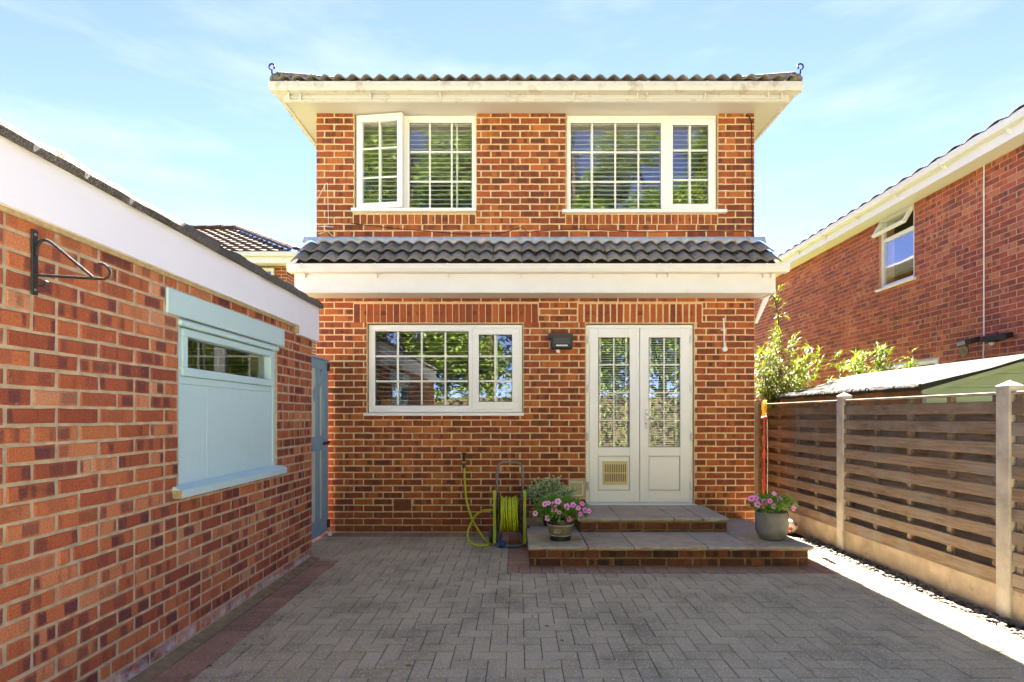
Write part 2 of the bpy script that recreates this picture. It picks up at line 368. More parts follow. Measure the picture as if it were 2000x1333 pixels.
    def prism(s, pts, axis, a, b):
        """extrude a 2D outline along axis ('x': pts are (y,z), 'y': (x,z), 'z': (x,y)) between a and b"""
        def P(p, h):
            return {'x': (h, p[0], p[1]), 'y': (p[0], h, p[1]), 'z': (p[0], p[1], h)}[axis]
        n = len(pts); i = len(s.v); s.v += [P(p, a) for p in pts] + [P(p, b) for p in pts]
        s.f.append(tuple(i + k for k in range(n))); s.f.append(tuple(i + n + k for k in range(n))[::-1])
        for k in range(n): s.f.append((i + k, i + n + k, i + n + (k + 1) % n, i + (k + 1) % n))
        return s
    def mesh(s, name, off=(0, 0, 0), smooth=False):
        me = bpy.data.meshes.new(name)
        vv = [(a - off[0], b - off[1], c - off[2]) for a, b, c in s.v]
        me.from_pydata(vv, [], s.f)
        if s.uv:
            ul = me.uv_layers.new(name='UVMap')
            flat = []
            for lp in me.loops: flat += list(s.uv[lp.vertex_index])
            ul.data.foreach_set('uv', flat)
        if s.r:
            at = me.attributes.new('rnd', 'FLOAT', 'POINT'); at.data.foreach_set('value', s.r)
        if smooth: me.polygons.foreach_set('use_smooth', [True] * len(me.polygons))
        me.update(); return me
    def build(s, name, mat, parent=None, smooth=False, fixn=True):
        off = ROOTLOC.get(parent.name, (0, 0, 0)) if parent else (0, 0, 0)
        me = s.mesh(name, off, smooth)
        if fixn:
            b = bmesh.new(); b.from_mesh(me); bmesh.ops.recalc_face_normals(b, faces=b.faces); b.to_mesh(me); b.free()
        return link(name, me, mat, parent)

def link(name, me, mat, parent=None):
    o = bpy.data.objects.new(name, me); C.objects.link(o)
    if mat is not None and not me.materials: me.materials.append(MAT[mat] if isinstance(mat, str) else mat)
    if parent: o.parent = parent; ROOTLOC[o.name] = ROOTLOC.get(parent.name, (0, 0, 0))
    else: ROOTLOC[o.name] = (0, 0, 0)
    return o
def thing(name, label, cat, loc=(0, 0, 0), group=None, rz=0):
    o = bpy.data.objects.new(name, None); C.objects.link(o); o.location = loc; o.rotation_euler = (0, 0, rz)
    o.empty_display_size = .1; ROOTLOC[o.name] = tuple(loc); return tag(o, label, cat, group)
def tag(o, label, cat, group=None):
    o['label'] = label; o['category'] = cat
    if group: o['group'] = group
    return o
def struct(o): o['kind'] = 'structure'; return o
def stuff(o): o['kind'] = 'stuff'; return o
def bx(name, mat, parent, *a, bev=0.0): return MB().box(*a, bev=bev).build(name, mat, parent)

# ------------------------------------------------------------------ bricks
BCACHE = {}
def brick_geo(Ln, Ht, dep, var, bev=.004, jit=.0024):
    """front face towards -y at y=0, centred in x and z, open back; returns verts, faces, uvs"""
    rr = random.Random(var * 7919 + int(Ln * 1000) * 31 + int(Ht * 1000))
    j = lambda: rr.uniform(-jit, jit)
    hx, hz = Ln / 2, Ht / 2
    b = bev * 1.5; f0 = rr.uniform(-.0015, .0015)
    us = (-1, -.33, .35, 1)
    per = [(u, -1) for u in us] + [(u, 1) for u in us[::-1]]
    outer = [(u * hx + j() * (1.0 if abs(u) == 1 else 2.0), bev, w_ * hz + j() * 1.1) for u, w_ in per]
    inner = [(u * (hx - b) + j() * .6, f0 + j() * .4, w_ * (hz - b) + j() * .9) for u, w_ in per]
    back = [(p[0], dep, p[2]) for p in outer]
    v = inner + outer + back; n = 8
    f = [(0, 1, 6, 7), (1, 2, 5, 6), (2, 3, 4, 5)]
    for k in range(n):
        k2 = (k + 1) % n
        f.append((n + k, n + k2, k2, k)); f.append((2 * n + k, 2 * n + k2, n + k2, n + k))
    uv = [(p[0], p[2]) for p in v]
    return v, f, uv
def brick_mesh(Ln, Ht, dep, mat):
    key = (round(Ln, 2), round(Ht, 3), mat, random.randrange(4))
    if key not in BCACHE:
        mb = MB(); mb.v, mb.f, mb.uv = brick_geo(round(Ln, 2), Ht, dep, key[3])
        me = mb.mesh('brick'); me.materials.append(MAT[mat]); BCACHE[key] = me
    return BCACHE[key]
def lay(bricks, parent, mat, rotz, P, limit=300, visible=None, name='brick', dep=.03, restname='brickwork'):
    """bricks: list of (u, z, length, height, vertical?) in the wall plane; P(u,z)->world point of brick face centre"""
    off = Vector(ROOTLOC[parent.name]); ca, sa = math.cos(rotz), math.sin(rotz)
    sc = []
    for b in bricks:
        p = Vector(P(b[0], b[1])); a = 0
        if p.y > .4:
            px = VX + F * p.x / p.y; py = VY - F * (p.z - H) / p.y
            if -20 < px < 2020 and -20 < py < 1350 and (visible is None or visible(px, py)): a = b[2] * b[3] * area_fac(rotz, p)
        sc.append((a, b, p))
    sc.sort(key=lambda q: -q[0])
    rest = MB()
    for i, (a, b, p) in enumerate(sc):
        u, z, Ln, Ht = b[:4]
        m_ = b[4] if len(b) > 4 else mat
        if i < limit and a > 0:
            me = brick_mesh(Ln, Ht, dep, m_)
            o = bpy.data.objects.new(name, me); C.objects.link(o); o.parent = parent; o.location = p - off; o.rotation_euler = (0, 0, rotz)
        else:
            v, f, uv = brick_geo(Ln, Ht, dep, random.randrange(1000)); i0 = len(rest.v)
            rest.v += [(p.x + q[0] * ca - q[1] * sa, p.y + q[0] * sa + q[1] * ca, p.z + q[2]) for q in v]
            rest.f += [tuple(i0 + k for k in ff) for ff in f]; rest.uv += uv; rest.r += [random.random()] * len(v)
    if rest.v: stuff(rest.build(restname, mat, parent, fixn=False))
def area_fac(rotz, p):
    if abs(rotz) < .1: return 1 / p.y ** 2
    return abs(p.x) / p.y ** 3
def courses(u0, u1, joints, bond, pitch, holes, mj=.010, offs=(0.0, .5), split=0.0, minlen=.03):
    """joints: ascending list of bed-joint heights. returns bricks clipped to holes (u0,u1,z0,z1)"""
    res = []
    for r in range(len(joints) - 1):
        z0, z1 = joints[r] + mj / 2, joints[r + 1] - mj / 2
        zc = (z0 + z1) / 2
        o = bond + pitch * offs[r % 2]
        k = math.floor((u0 - o) / pitch) - 1
        u = o + k * pitch
        while u < u1:
            segs = [(u, u + pitch)]
            if split and random.random() < split: m_ = u + pitch * random.choice((.5, .5, .33)); segs = [(u, m_), (m_, u + pitch)]
            for a, b in segs:
                parts = [(max(a, u0), min(b, u1))]
                for (h0, h1, hz0, hz1) in holes:
                    if hz0 < zc < hz1:
                        np_ = []
                        for (c0, c1) in parts:
                            if c1 <= h0 or c0 >= h1: np_.append((c0, c1)); continue
                            if c0 < h0: np_.append((c0, h0))
                            if c1 > h1: np_.append((h1, c1))
                        parts = np_
                for c0, c1 in parts:
                    if c1 - c0 > minlen:
                        jw = random.uniform(-.0015, .0015)
                        res.append(((c0 + c1) / 2 + jw, zc + random.uniform(-.001, .001), c1 - c0 - mj, z1 - z0))
            u += pitch
    return res
def holed_wall(name, mat, parent, u0, u1, z0, z1, holes, thick, P):
    """solid wall panel with rectangular holes; P(u, d, z) -> world, d = depth into the wall"""
    us = sorted({u0, u1, *[h for q in holes for h in q[:2] if u0 < h < u1]}); zs = sorted({z0, z1, *[h for q in holes for h in q[2:4] if z0 < h < z1]})
    nu, nz_ = len(us) - 1, len(zs) - 1
    def solid(i, j):
        if not (0 <= i < nu and 0 <= j < nz_): return False
        uc, zc = (us[i] + us[i + 1]) / 2, (zs[j] + zs[j + 1]) / 2
        return not any(h[0] < uc < h[1] and h[2] < zc < h[3] for h in holes)
    mb = MB()
    for i in range(nu):
        for j in range(nz_):
            if not solid(i, j): continue
            a, b, c_, d_ = us[i], us[i + 1], zs[j], zs[j + 1]
            mb.quad(P(a, 0, c_), P(b, 0, c_), P(b, 0, d_), P(a, 0, d_)); mb.quad(P(a, thick, c_), P(a, thick, d_), P(b, thick, d_), P(b, thick, c_))
            if not solid(i - 1, j): mb.quad(P(a, 0, c_), P(a, 0, d_), P(a, thick, d_), P(a, thick, c_))
            if not solid(i + 1, j): mb.quad(P(b, 0, c_), P(b, thick, c_), P(b, thick, d_), P(b, 0, d_))
            if not solid(i, j - 1): mb.quad(P(a, 0, c_), P(a, thick, c_), P(b, thick, c_), P(b, 0, c_))
            if not solid(i, j + 1): mb.quad(P(a, 0, d_), P(b, 0, d_), P(b, thick, d_), P(a, thick, d_))
    return mb.build(name, mat, parent, fixn=False)

# ================================================================== GROUND
g = struct(bx('ground', 'lawn', None, -150, 150, -150, 150, -.5, -.055))
struct(bx('bounce_slab', 'bouncepale', None, -7, 9, -6.0, -3.06, -.3, -.012))  # added, unseen: pale slab behind the camera that bounces sunlight onto the facade
PX0, PX1 = -1.865, 3.05
patio = struct(bx('patio', 'bed', None, -2.75, 3.08, -3.05, 6.9, -.3, -.006)); ROOTLOC['patio'] = (0, 0, 0)
STEP = (.105, 2.595, 4.73, 6.1)
pavers = []
def padd(x0, x1, y0, y1, kind):
    if x1 - x0 < .02 or y1 - y0 < .02: return
    if x0 > STEP[0] - .005 and x1 < STEP[1] + .005 and y0 > STEP[2] - .005: return
    pavers.append((x0, x1, y0, y1, kind))
YB = 5.90
NOGO = [(STEP[0] - .2, STEP[1] + .2, STEP[2] - .2, YB + .01)]
for i in range(-28, 50):
    for j in range(-34, 66):
        s_ = (i - j) % 4
        if s_ == 0: a = [i * .1, i * .1 + .2, j * .1, j * .1 + .1]
        elif s_ == 3: a = [i * .1, i * .1 + .1, j * .1, j * .1 + .2]
        else: continue
        a[0] += .035; a[1] += .035; a[2] += .02; a[3] += .02
        a[0] = max(a[0], PX0 + .2 if a[2] < 4.91 else -2.65); a[1] = min(a[1], PX1); a[2] = max(a[2], -3.0); a[3] = min(a[3], YB)
        if a[1] <= a[0] or a[3] <= a[2]: continue
        h = NOGO[0]
        parts = [a]
        if a[0] < h[1] and a[1] > h[0] and a[3] > h[2]:
            parts = []
            if a[2] < h[2]: parts.append([a[0], a[1], a[2], h[2]])
            yy = max(a[2], h[2])
            if a[0] < h[0]: parts.append([a[0], h[0], yy, a[3]])
            if a[1] > h[1]: parts.append([h[1], a[1], yy, a[3]])
        for p in parts: padd(*p, 'paver')
y = -3.08
while y < 4.87: padd(PX0, PX0 + .2, y, y + .1, 'rpaver'); y += .1
x = -2.6
while x < 3.0:
    padd(x, x + .1, YB, YB + .2, 'rpaver'); x += .1
x = STEP[0] - .2
while x < STEP[1] + .2: padd(x, x + .1, STEP[2] - .2, STEP[2], 'rpaver'); x += .1
y = STEP[2]
while y < YB - .05:
    padd(STEP[0] - .2, STEP[0], y, min(y + .1, YB), 'rpaver'); padd(STEP[1], STEP[1] + .2, y, min(y + .1, YB), 'rpaver'); y += .1
def paver_geo(Lx, Ly, var):
    rr = random.Random(var); j = lambda: rr.uniform(-.0012, .0012)
    hx, hy, b = Lx / 2 - .0018, Ly / 2 - .0018, .0035
    top = [(-hx + b + j(), -hy + b + j(), j() * .6), (hx - b + j(), -hy + b + j(), j() * .6), (hx - b + j(), hy - b + j(), j() * .6), (-hx + b + j(), hy - b + j(), j() * .6)]
    mid = [(-hx, -hy, -b), (hx, -hy, -b), (hx, hy, -b), (-hx, hy, -b)]; low = [(p[0], p[1], -.05) for p in mid]
    v = top + mid + low; f = [(0, 1, 2, 3)]
    for k in range(4):
        k2 = (k + 1) % 4; f.append((4 + k, 4 + k2, k2, k)); f.append((8 + k, 8 + k2, 4 + k2, 4 + k))
    return v, f
PC = {}
vis = []
for p in pavers:
    cx, cy = (p[0] + p[1]) / 2, (p[2] + p[3]) / 2; a = 0
    if cy > 2.4:
        px = VX + F * cx / cy; py = VY + F * H / cy
        if -10 < px < 2010 and py < 1345: a = (p[1] - p[0]) * (p[3] - p[2]) / cy ** 3
    vis.append((a, p, cx, cy))
vis.sort(key=lambda q: -q[0])
rest = {'paver': MB(), 'rpaver': MB()}
for i, (a, p, cx, cy) in enumerate(vis):
    Lx, Ly, kd = p[1] - p[0], p[3] - p[2], p[4]; dz = random.uniform(-.0022, .0022)
    if i < 300 and a > 0:
        key = (round(Lx, 2), round(Ly, 2), kd, random.randrange(3))
        if key not in PC:
            mb = MB(); mb.v, mb.f = paver_geo(Lx, Ly, hash(key[:2]) % 999 + key[3]); me = mb.mesh('paver'); me.materials.append(MAT[kd]); PC[key] = me
        o = bpy.data.objects.new('paver', PC[key]); C.objects.link(o); o.parent = patio; o.location = (cx, cy, dz)
        o.rotation_euler = (random.uniform(-.006, .006), random.uniform(-.006, .006), random.uniform(-.004, .004))
    else:
        mb = rest[kd]; v, f = paver_geo(Lx, Ly, random.randrange(9999)); i0 = len(mb.v); mb.v += [(q[0] + cx, q[1] + cy, q[2] + dz) for q in v]
        mb.f += [tuple(i0 + k for k in ff) for ff in f]; mb.r += [random.random()] * len(v)
for kd, mb in rest.items(): stuff(mb.build('paving', kd, patio, fixn=False))
fil = MB(); fil.prism([(-1.94, -.03), (-1.864, -.03), (-1.868, .003), (-1.905, .016), (-1.94, .03)], 'y', -.5, 4.99); fil.build('mortar_fillet', 'smortar', patio)

# gravel strip by the fence
gm = MB(); rr = random.Random(5)
ico = [(0, 0, -1), (.72, -.53, -.45), (-.28, -.85, -.45), (-.89, 0, -.45), (-.28, .85, -.45), (.72, .53, -.45), (.28, -.85, .45), (-.72, -.53, .45), (-.72, .53, .45), (.28, .85, .45), (.89, 0, .45), (0, 0, 1)]
icf = [(0, 1, 2), (1, 0, 5), (0, 2, 3), (0, 3, 4), (0, 4, 5), (1, 5, 10), (2, 1, 6), (3, 2, 7), (4, 3, 8), (5, 4, 9), (1, 10, 6), (2, 6, 7), (3, 7, 8), (4, 8, 9), (5, 9, 10), (6, 10, 11), (7, 6, 11), (8, 7, 11), (9, 8, 11), (10, 9, 11)]
def pebble(mb, x, y, z, r):
    i0 = len(mb.v); a = rr.uniform(0, 6.28); sx, sy, sz = r * rr.uniform(.8, 1.5), r * rr.uniform(.6, 1.0), r * rr.uniform(.4, .7)
    for p in ico:
        q = (p[0] * sx * rr.uniform(.85, 1.1), p[1] * sy, p[2] * sz)
        mb.v.append((x + q[0] * math.cos(a) - q[1] * math.sin(a), y + q[0] * math.sin(a) + q[1] * math.cos(a), z + q[2]))
    mb.f += [tuple(i0 + k for k in f) for f in icf]; mb.r += [rr.random()] * 12
for k in range(1500):
    y = rr.uniform(1.5, 5.9); x = rr.uniform(3.075, 3.26)
    pebble(gm, x, y, -.02 + rr.uniform(0, .02), rr.uniform(.010, .020))
for k in range(40): pebble(gm, rr.uniform(2.85, 3.07), rr.uniform(2.4, 5.2), .006, rr.uniform(.006, .012))
gravel = gm.build('gravel', 'gravel', None, smooth=False, fixn=False); stuff(gravel); tag(gravel, 'strip of loose pale gravel along the foot of the fence', 'gravel')
dirt = struct(bx('soil_strip', 'soil', None, 3.081, 3.40, 1.0, 9.0, -.3, -.035))
lm = MB()
for k in range(46):
    x, y = rr.uniform(-1.6, 2.7), rr.uniform(2.7, 4.6)
    if k % 2: x = rr.uniform(-1.85, -1.5)
    a = rr.uniform(0, 6.28); r = rr.uniform(.006, .014); z = rr.uniform(.004, .009)
    lm.poly([(x + r * 1.6 * math.cos(a + t_) * (1 if k_ % 2 == 0 else .5), y + r * 1.6 * math.sin(a + t_) * (1 if k_ % 2 == 0 else .5), z + .004 * (k_ % 2)) for k_, t_ in enumerate((0, 1.57, 3.14, 4.71))]); lm.r += [rr.random()] * 4
MAT['litter'] = leaf_mat('fallen leaf', (.03, .02, .012), (.50, .30, .05), .1)
lo = lm.build('leaf_litter', 'litter', None, fixn=False); stuff(lo); tag(lo, 'small dry leaves and specks scattered over the block paving', 'leaves')

# ================================================================== HOUSE
XL, XR = -2.337, 2.735
house = thing('house', 'red brick house rear with tiled canopy, white french doors and white windows', 'house', (0, D, 0))
wall = None
W_UL = (fx(692), fx(930), fz(416), fz(222) + .05)
W_UR = (fx(1106), fx(1402), fz(418), fz(222) + .05)
W_K = (fx(717), fx(1022), fz(812), fz(632))
DOOR = (fx(1144), fx(1356), fz(990), fz(632))
holes = [W_UL, W_UR, W_K, DOOR]
def PW(u, d, z): return (u, D + .0035 + d, z)
ZT = fz(222) + .02
wall = holed_wall('wall', 'mortar', house, XL + .004, XR - .004, -.05, ZT + .06, holes, .25, PW)
# shell of the house behind the facade
sh = MB(); YBK = 13.5
sh.box(XL + .004, XL + .26, D + .256, YBK, -.05, 4.9); sh.box(XR - .26, XR - .004, D + .256, YBK, -.05, 4.9); sh.box(XL + .004, XR - .004, YBK, YBK + .25, -.05, 4.9)
sh.build('side_wall', 'brickwall', house)
rm = MB()
rm.box(XL + .27, XR - .27, D + .26, YBK - .01, .26, .30); rm.box(XL + .27, XR - .27, D + .26, YBK - .01, 2.62, 2.9); rm.box(XL + .27, XR - .27, D + .26, YBK - .01, 4.86, 4.9)
rm.box(XL + .27, XR - .27, D + 3.4, D + 3.5, .3, 4.86); rm.box(.25, .35, D + .26, D + 3.4, .3, 4.86)
rm.build('room_shell', 'plaster', house)

# brick courses
J = [0.0, .079, .158, .2375]
low = [fz(1000 - 12.80 * k) for k in range(0, 33)]      # up to y ~ 590
low = [z for z in low if z < fz(583)]
up = [fz(464 - 13.0 * k) for k in range(0, 20)]
SOL1 = (fx(690.5), fx(1051), fz(631.5), fz(593)); SOL2 = (fx(1128), fx(1372), fz(631.5), fz(593))
HD1 = (fx(690), fx(929), fz(438.5), fz(411)); HD2 = (fx(1105), fx(1402), fz(438.5), fz(411))
AIR = (fx(768), fx(804), fz(999), fz(974.5)); LOU = (fx(1111), fx(1139), fz(969), fz(941))
bh = [tuple(h) for h in holes] + [SOL1, SOL2, AIR, LOU]
pitch = 38.25 / S; bond = fx(652.5)
bl = courses(XL, XR, low + [fz(583) + .012], bond, pitch, bh, offs=(.5, 0), mj=.0125)
# plinth courses below the damp-proof course
bl = bl + [(b[0], b[1], b[2], b[3], 'plinthbrick') for b in courses(XL, XR, [0.002, .0825, .160, fz(1000) - .001], bond, pitch, bh, mj=.011, offs=(0, .5))]
bl += courses(XL, XR, up, bond, pitch, bh[:4] + [HD1, HD2], offs=(0, .5), mj=.0125)
# brick-on-end soldiers above the openings and brick-on-edge under the upper sills
hb = []
for (a, b, z0, z1) in (SOL1, SOL2):
    n = round((b - a) / .0775); p_ = (b - a) / n
    for k in range(n): bl.append((a + p_ * (k + .5), (z0 + z1) / 2, p_ - .011, z1 - z0 - .012))
for (a, b, z0, z1) in (HD1, HD2):
    n = round((b - a) / .0765); p_ = (b - a) / n
    for k in range(n): bl.append((a + p_ * (k + .5), (fz(438.5) + fz(419)) / 2, p_ - .011, fz(419) - fz(438.5) - .006))
def not_hidden(px, py): return not (py < 583 and py > 466) and not (1030 < px < 1430 and py > 1005)
lay(bl, wall, 'brick', 0, lambda u, z: (u, D, z), 300, not_hidden)
# air brick and louvre
ab = MB(); a, b, z0, z1 = AIR; a += .004; b -= .004; z0 += .004; z1 -= .004
ab.box(a, b, D - .002, D + .05, z0, z1)
ao = ab.build('air_brick', 'terra', house)
hm = MB()
for r_ in range(5):
    for c_ in range(9):
        u = a + .018 + c_ * (b - a - .036) / 8; z = z0 + .022 + r_ * (z1 - z0 - .044) / 4; hm.box(u - .0055, u + .0055, D - .0035, D + .02, z - .0055, z + .0055)
hm.build('air_hole', 'rubber', ao)
lv = thing_l = MB(); a, b, z0, z1 = LOU
lo_ = MB()
lo_.box(a, b, D - .012, D + .03, z0, z0 + .012); lo_.box(a, b, D - .012, D + .03, z1 - .012, z1); lo_.box(a, a + .012, D - .012, D + .03, z0, z1); lo_.box(b - .012, b, D - .012, D + .03, z0, z1)
lvo = lo_.build('louvre_vent', 'white', house)
for k in range(4):
    zz = z0 + .012 + (z1 - z0 - .024) * k / 4; h4 = (z1 - z0 - .024) / 4
    MB().prism([(D - .012, zz), (D - .009, zz), (D + .02, zz + h4), (D + .005, zz + h4)], 'x', a + .013, b - .013).build('louvre_slat', 'ivory', lvo)

# windows ----------------------------------------------------------
def ring(mb, a, b, z0, z1, wd, y0, y1, bev=.004):
    mb.box(a, b, y0, y1, z0, z0 + wd, bev); mb.box(a, b, y0, y1, z1 - wd, z1, bev); mb.box(a, a + wd, y0 + .0007, y1, z0 + wd * .98, z1 - wd * .98, bev); mb.box(b - wd, b, y0 + .0007, y1, z0 + wd * .98, z1 - wd * .98, bev)
def pxr(r): return fx(r[0]), fx(r[1]), fz(r[3]), fz(r[2])    # (x0,x1,ytop,ybot) -> u0,u1,z0,z1
def frame_around(mb, outer, inner, y0, y1):
    """bevelled frame between two rectangles"""
    a, b, z0, z1 = outer; c_, d_, e, f = inner
    mb.box(a, b, y0, y1, z0, e, .005); mb.box(a, b, y0, y1, f, z1, .005); mb.box(a, c_, y0 + .0009, y1, e - .002, f + .002, .005); mb.box(d_, b, y0 + .0009, y1, e - .002, f + .002, .005)
def glazed(parent, glass, vb, hb, yg, bar=.021):
    """pane + gasket + glazing bars for a glass rectangle"""
    a, b, z0, z1 = pxr(glass)
    bx('pane', 'glass', parent, a - .004, b + .004, yg, yg + .022, z0 - .004, z1 + .004)
    gk = MB(); w_ = .0055
    gk.box(a, b, yg - .004, yg - .0005, z0, z0 + w_); gk.box(a, b, yg - .004, yg - .0005, z1 - w_, z1); gk.box(a, a + w_, yg - .004, yg - .0005, z0 + w_, z1 - w_); gk.box(b - w_, b, yg - .004, yg - .0005, z0 + w_, z1 - w_)
    gk.build('gasket', 'rubber', parent)
    for v in vb: bx('glazing_bar', 'upvc_bar', parent, fx(v) - bar / 2, fx(v) + bar / 2, yg - .0075, yg - .001, z0 + w_, z1 - w_, bev=.002)
    for h_ in hb: bx('glazing_bar', 'upvc_bar', parent, a + w_, b - w_, yg - .0068, yg - .001, fz(h_) - bar / 2, fz(h_) + bar / 2, bev=.002)
def sill(parent, x0, x1, y0, y1, proj=.05):
    MB().prism([(D - proj, fz(y1)), (D + .06, fz(y1)), (D + .06, fz(y0) - .001), (D - proj, fz(y0) - .006)], 'x', fx(x0), fx(x1)).build('sill', 'upvc', parent)
FY = D + .028                                  # frame face
# upper left window with an opened casement
wu = bx('window', 'upvc', house, fx(787), fx(797), FY, FY + .06, fz(407), fz(224), bev=.004); wu['label'] = 'window with its narrow left casement ajar'
m = MB(); frame_around(m, (fx(693.5), fx(929.5), fz(409), fz(222.5)), (fx(700), fx(922), fz(404), fz(230)), FY + .004, FY + .066); m.build('frame', 'upvc', wu)
m = MB(); frame_around(m, (fx(796), fx(923), fz(407), fz(229)), (fx(798.5), fx(921), fz(405.5), fz(236.5)), FY + .008, FY + .058); m.build('bead', 'upvc', wu)
glazed(wu, (798.5, 921, 236.5, 405.5), (838.5, 881.5), (293.5, 352), FY + .02)
sill(wu, 688, 930, 408.5, 415.5)
# the casement: built closed in a pivot frame at its left edge, then turned outwards
HX, HY = fx(697), FY - .006
cs = bpy.data.objects.new('casement', None); C.objects.link(cs); cs.parent = wu; cs.location = (HX, HY - D, 0); ROOTLOC[cs.name] = (HX, HY, 0)
def casement(parent, outer, glass, vb, hb, y0):
    m = MB(); frame_around(m, pxr(outer), pxr(glass), y0, y0 + .055); m.build('sash', 'upvc', parent)
m = MB(); frame_around(m, pxr((697, 789, 225, 408)), pxr((708, 778, 238.5, 397)), FY - .022, FY + .03)
wl = []
sash = m.build('sash', 'upvc', wu)
bars = []
a, b, z0, z1 = pxr((708, 778, 238.5, 397))
pane = bx('pane', 'glass', wu, a - .004, b + .004, FY - .004, FY + .018, z0 - .004, z1 + .004)
for nm, q in (('glazing_bar', (fx(742.5) - .0105, fx(742.5) + .0105, FY - .011, FY - .005, z0, z1)), ('glazing_bar', (a, b, FY - .0105, FY - .005, fz(291) - .0105, fz(291) + .0105)), ('glazing_bar', (a, b, FY - .0105, FY - .005, fz(348) - .0105, fz(348) + .0105))):
    bars.append(bx(nm, 'upvc_bar', wu, *q, bev=.002))
rot = Matrix.Translation((HX, HY - D, 0)) @ Matrix.Rotation(R(-7.0), 4, 'Z') @ Matrix.Translation((-HX, -(HY - D), 0))
for o in [sash, pane] + bars: o.data.transform(rot)
bpy.data.objects.remove(cs)
# upper right window
wr = bx('window', 'upvc', house, fx(1293.5), fx(1303), FY, FY + .06, fz(409), fz(224), bev=.004)
m = MB(); frame_around(m, pxr((1107, 1401, 222.5, 411)), pxr((1114, 1396, 229, 407.5)), FY + .004, FY + .066); m.build('frame', 'upvc', wr)
m = MB(); frame_around(m, pxr((1113, 1294, 228, 408)), pxr((1115.5, 1292.5, 237, 406.5)), FY + .008, FY + .058); m.build('bead', 'upvc', wr)
glazed(wr, (1115.5, 1292.5, 237, 406.5), (1157.5, 1203, 1248.5), (294, 352.5), FY + .02)
m = MB(); frame_around(m, pxr((1302, 1397.5, 230.5, 410)), pxr((1315, 1384.5, 243, 397.5)), FY - .018, FY + .03); m.build('sash', 'upvc', wr)
glazed(wr, (1315, 1384.5, 243, 397.5), (1349,), (292.5, 350), FY + .0)
sill(wr, 1098, 1417, 411, 418)
# kitchen window
wk = bx('window', 'upvc', house, fx(915), fx(923), FY, FY + .06, fz(804), fz(636), bev=.004)
m = MB(); frame_around(m, pxr((718.5, 1020.5, 634, 806)), pxr((729, 1011, 645, 796)), FY + .004, FY + .066); m.build('frame', 'upvc', wk)
m = MB(); frame_around(m, pxr((728, 916, 644, 797)), pxr((731, 914.5, 646.5, 792.5)), FY + .008, FY + .058); m.build('bead', 'upvc', wk)
glazed(wk, (731, 914.5, 646.5, 792.5), (776, 822.5, 869), (695.5, 744.5), FY + .02)
m = MB(); frame_around(m, pxr((922, 1013.5, 641, 800)), pxr((935, 1000, 653.5, 785)), FY - .018, FY + .03); m.build('sash', 'upvc', wk)
glazed(wk, (935, 1000, 653.5, 785), (967,), (696, 744.5), FY + .0)
sill(wk, 712.5, 1023, 806, 812.5)
# french doors
dr = bx('french_doors', 'upvc', house, fx(1147), fx(1360), D - .035, D + .07, fz(991), fz(985), bev=.004)
m = MB(); frame_around(m, pxr((1145, 1355, 634, 985.5)), pxr((1152, 1348, 642, 981)), FY + .004, FY + .066); m.build('frame', 'upvc', dr)
for (x0, x1, g0, g1, cx) in ((1151.5, 1249.5, 1169, 1230.5, 1199.5), (1250.5, 1348.5, 1268, 1329.5, 1298)):
    lf = MB(); u0, u1, z0, z1 = pxr((x0, x1, 641, 982)); a, b, e, f = pxr((g0, g1, 659, 874)); p0, p1 = fz(959), fz(891.5)
    yy = FY - .012
    lf.box(u0, a, yy, yy + .055, z0, z1, .005); lf.box(b, u1, yy, yy + .055, z0, z1, .005)
    lf.box(a - .003, b + .003, yy + .0009, yy + .054, z0, p0, .005); lf.box(a - .003, b + .003, yy + .0009, yy + .054, p1, e, .005); lf.box(a - .003, b + .003, yy + .0009, yy + .054, f, z1, .005)
    lf.build('door_leaf', 'upvc', dr)
    glazed(dr, (g0, g1, 659, 874), (cx,), (712.5, 767, 821.5), yy + .012, .016)
    pn = MB(); pn.box(a - .006, b + .006, yy + .016, yy + .045, p0 - .006, p1 + .006); pn.box(a + .014, b - .014, yy + .012, yy + .02, p0 + .014, p1 - .014, .003); pn.build('panel', 'upvc', dr)
    sh_ = MB(); w_ = .004
    sh_.box(a, a + w_, yy + .0125, yy + .0158, p0, p1); sh_.box(b - w_, b, yy + .0125, yy + .0158, p0, p1); sh_.box(a + w_, b - w_, yy + .0125, yy + .0158, p0, p0 + w_); sh_.box(a + w_, b - w_, yy + .0125, yy + .0158, p1 - w_, p1)
    sh_.build('gasket', 'rubber', dr)
    hxp = fx(1149.5) if x0 < 1200 else fx(1350.5)
    for yh in (664, 759, 854, 950):
        m = MB(); m.box(hxp - .014, hxp + .014, FY - .030, FY + .01, fz(yh + 7), fz(yh - 7), .003); m.tube([(hxp, FY - .034, fz(yh + 9)), (hxp, FY - .034, fz(yh - 9))], .007, 8); m.build('hinge', 'white', dr)
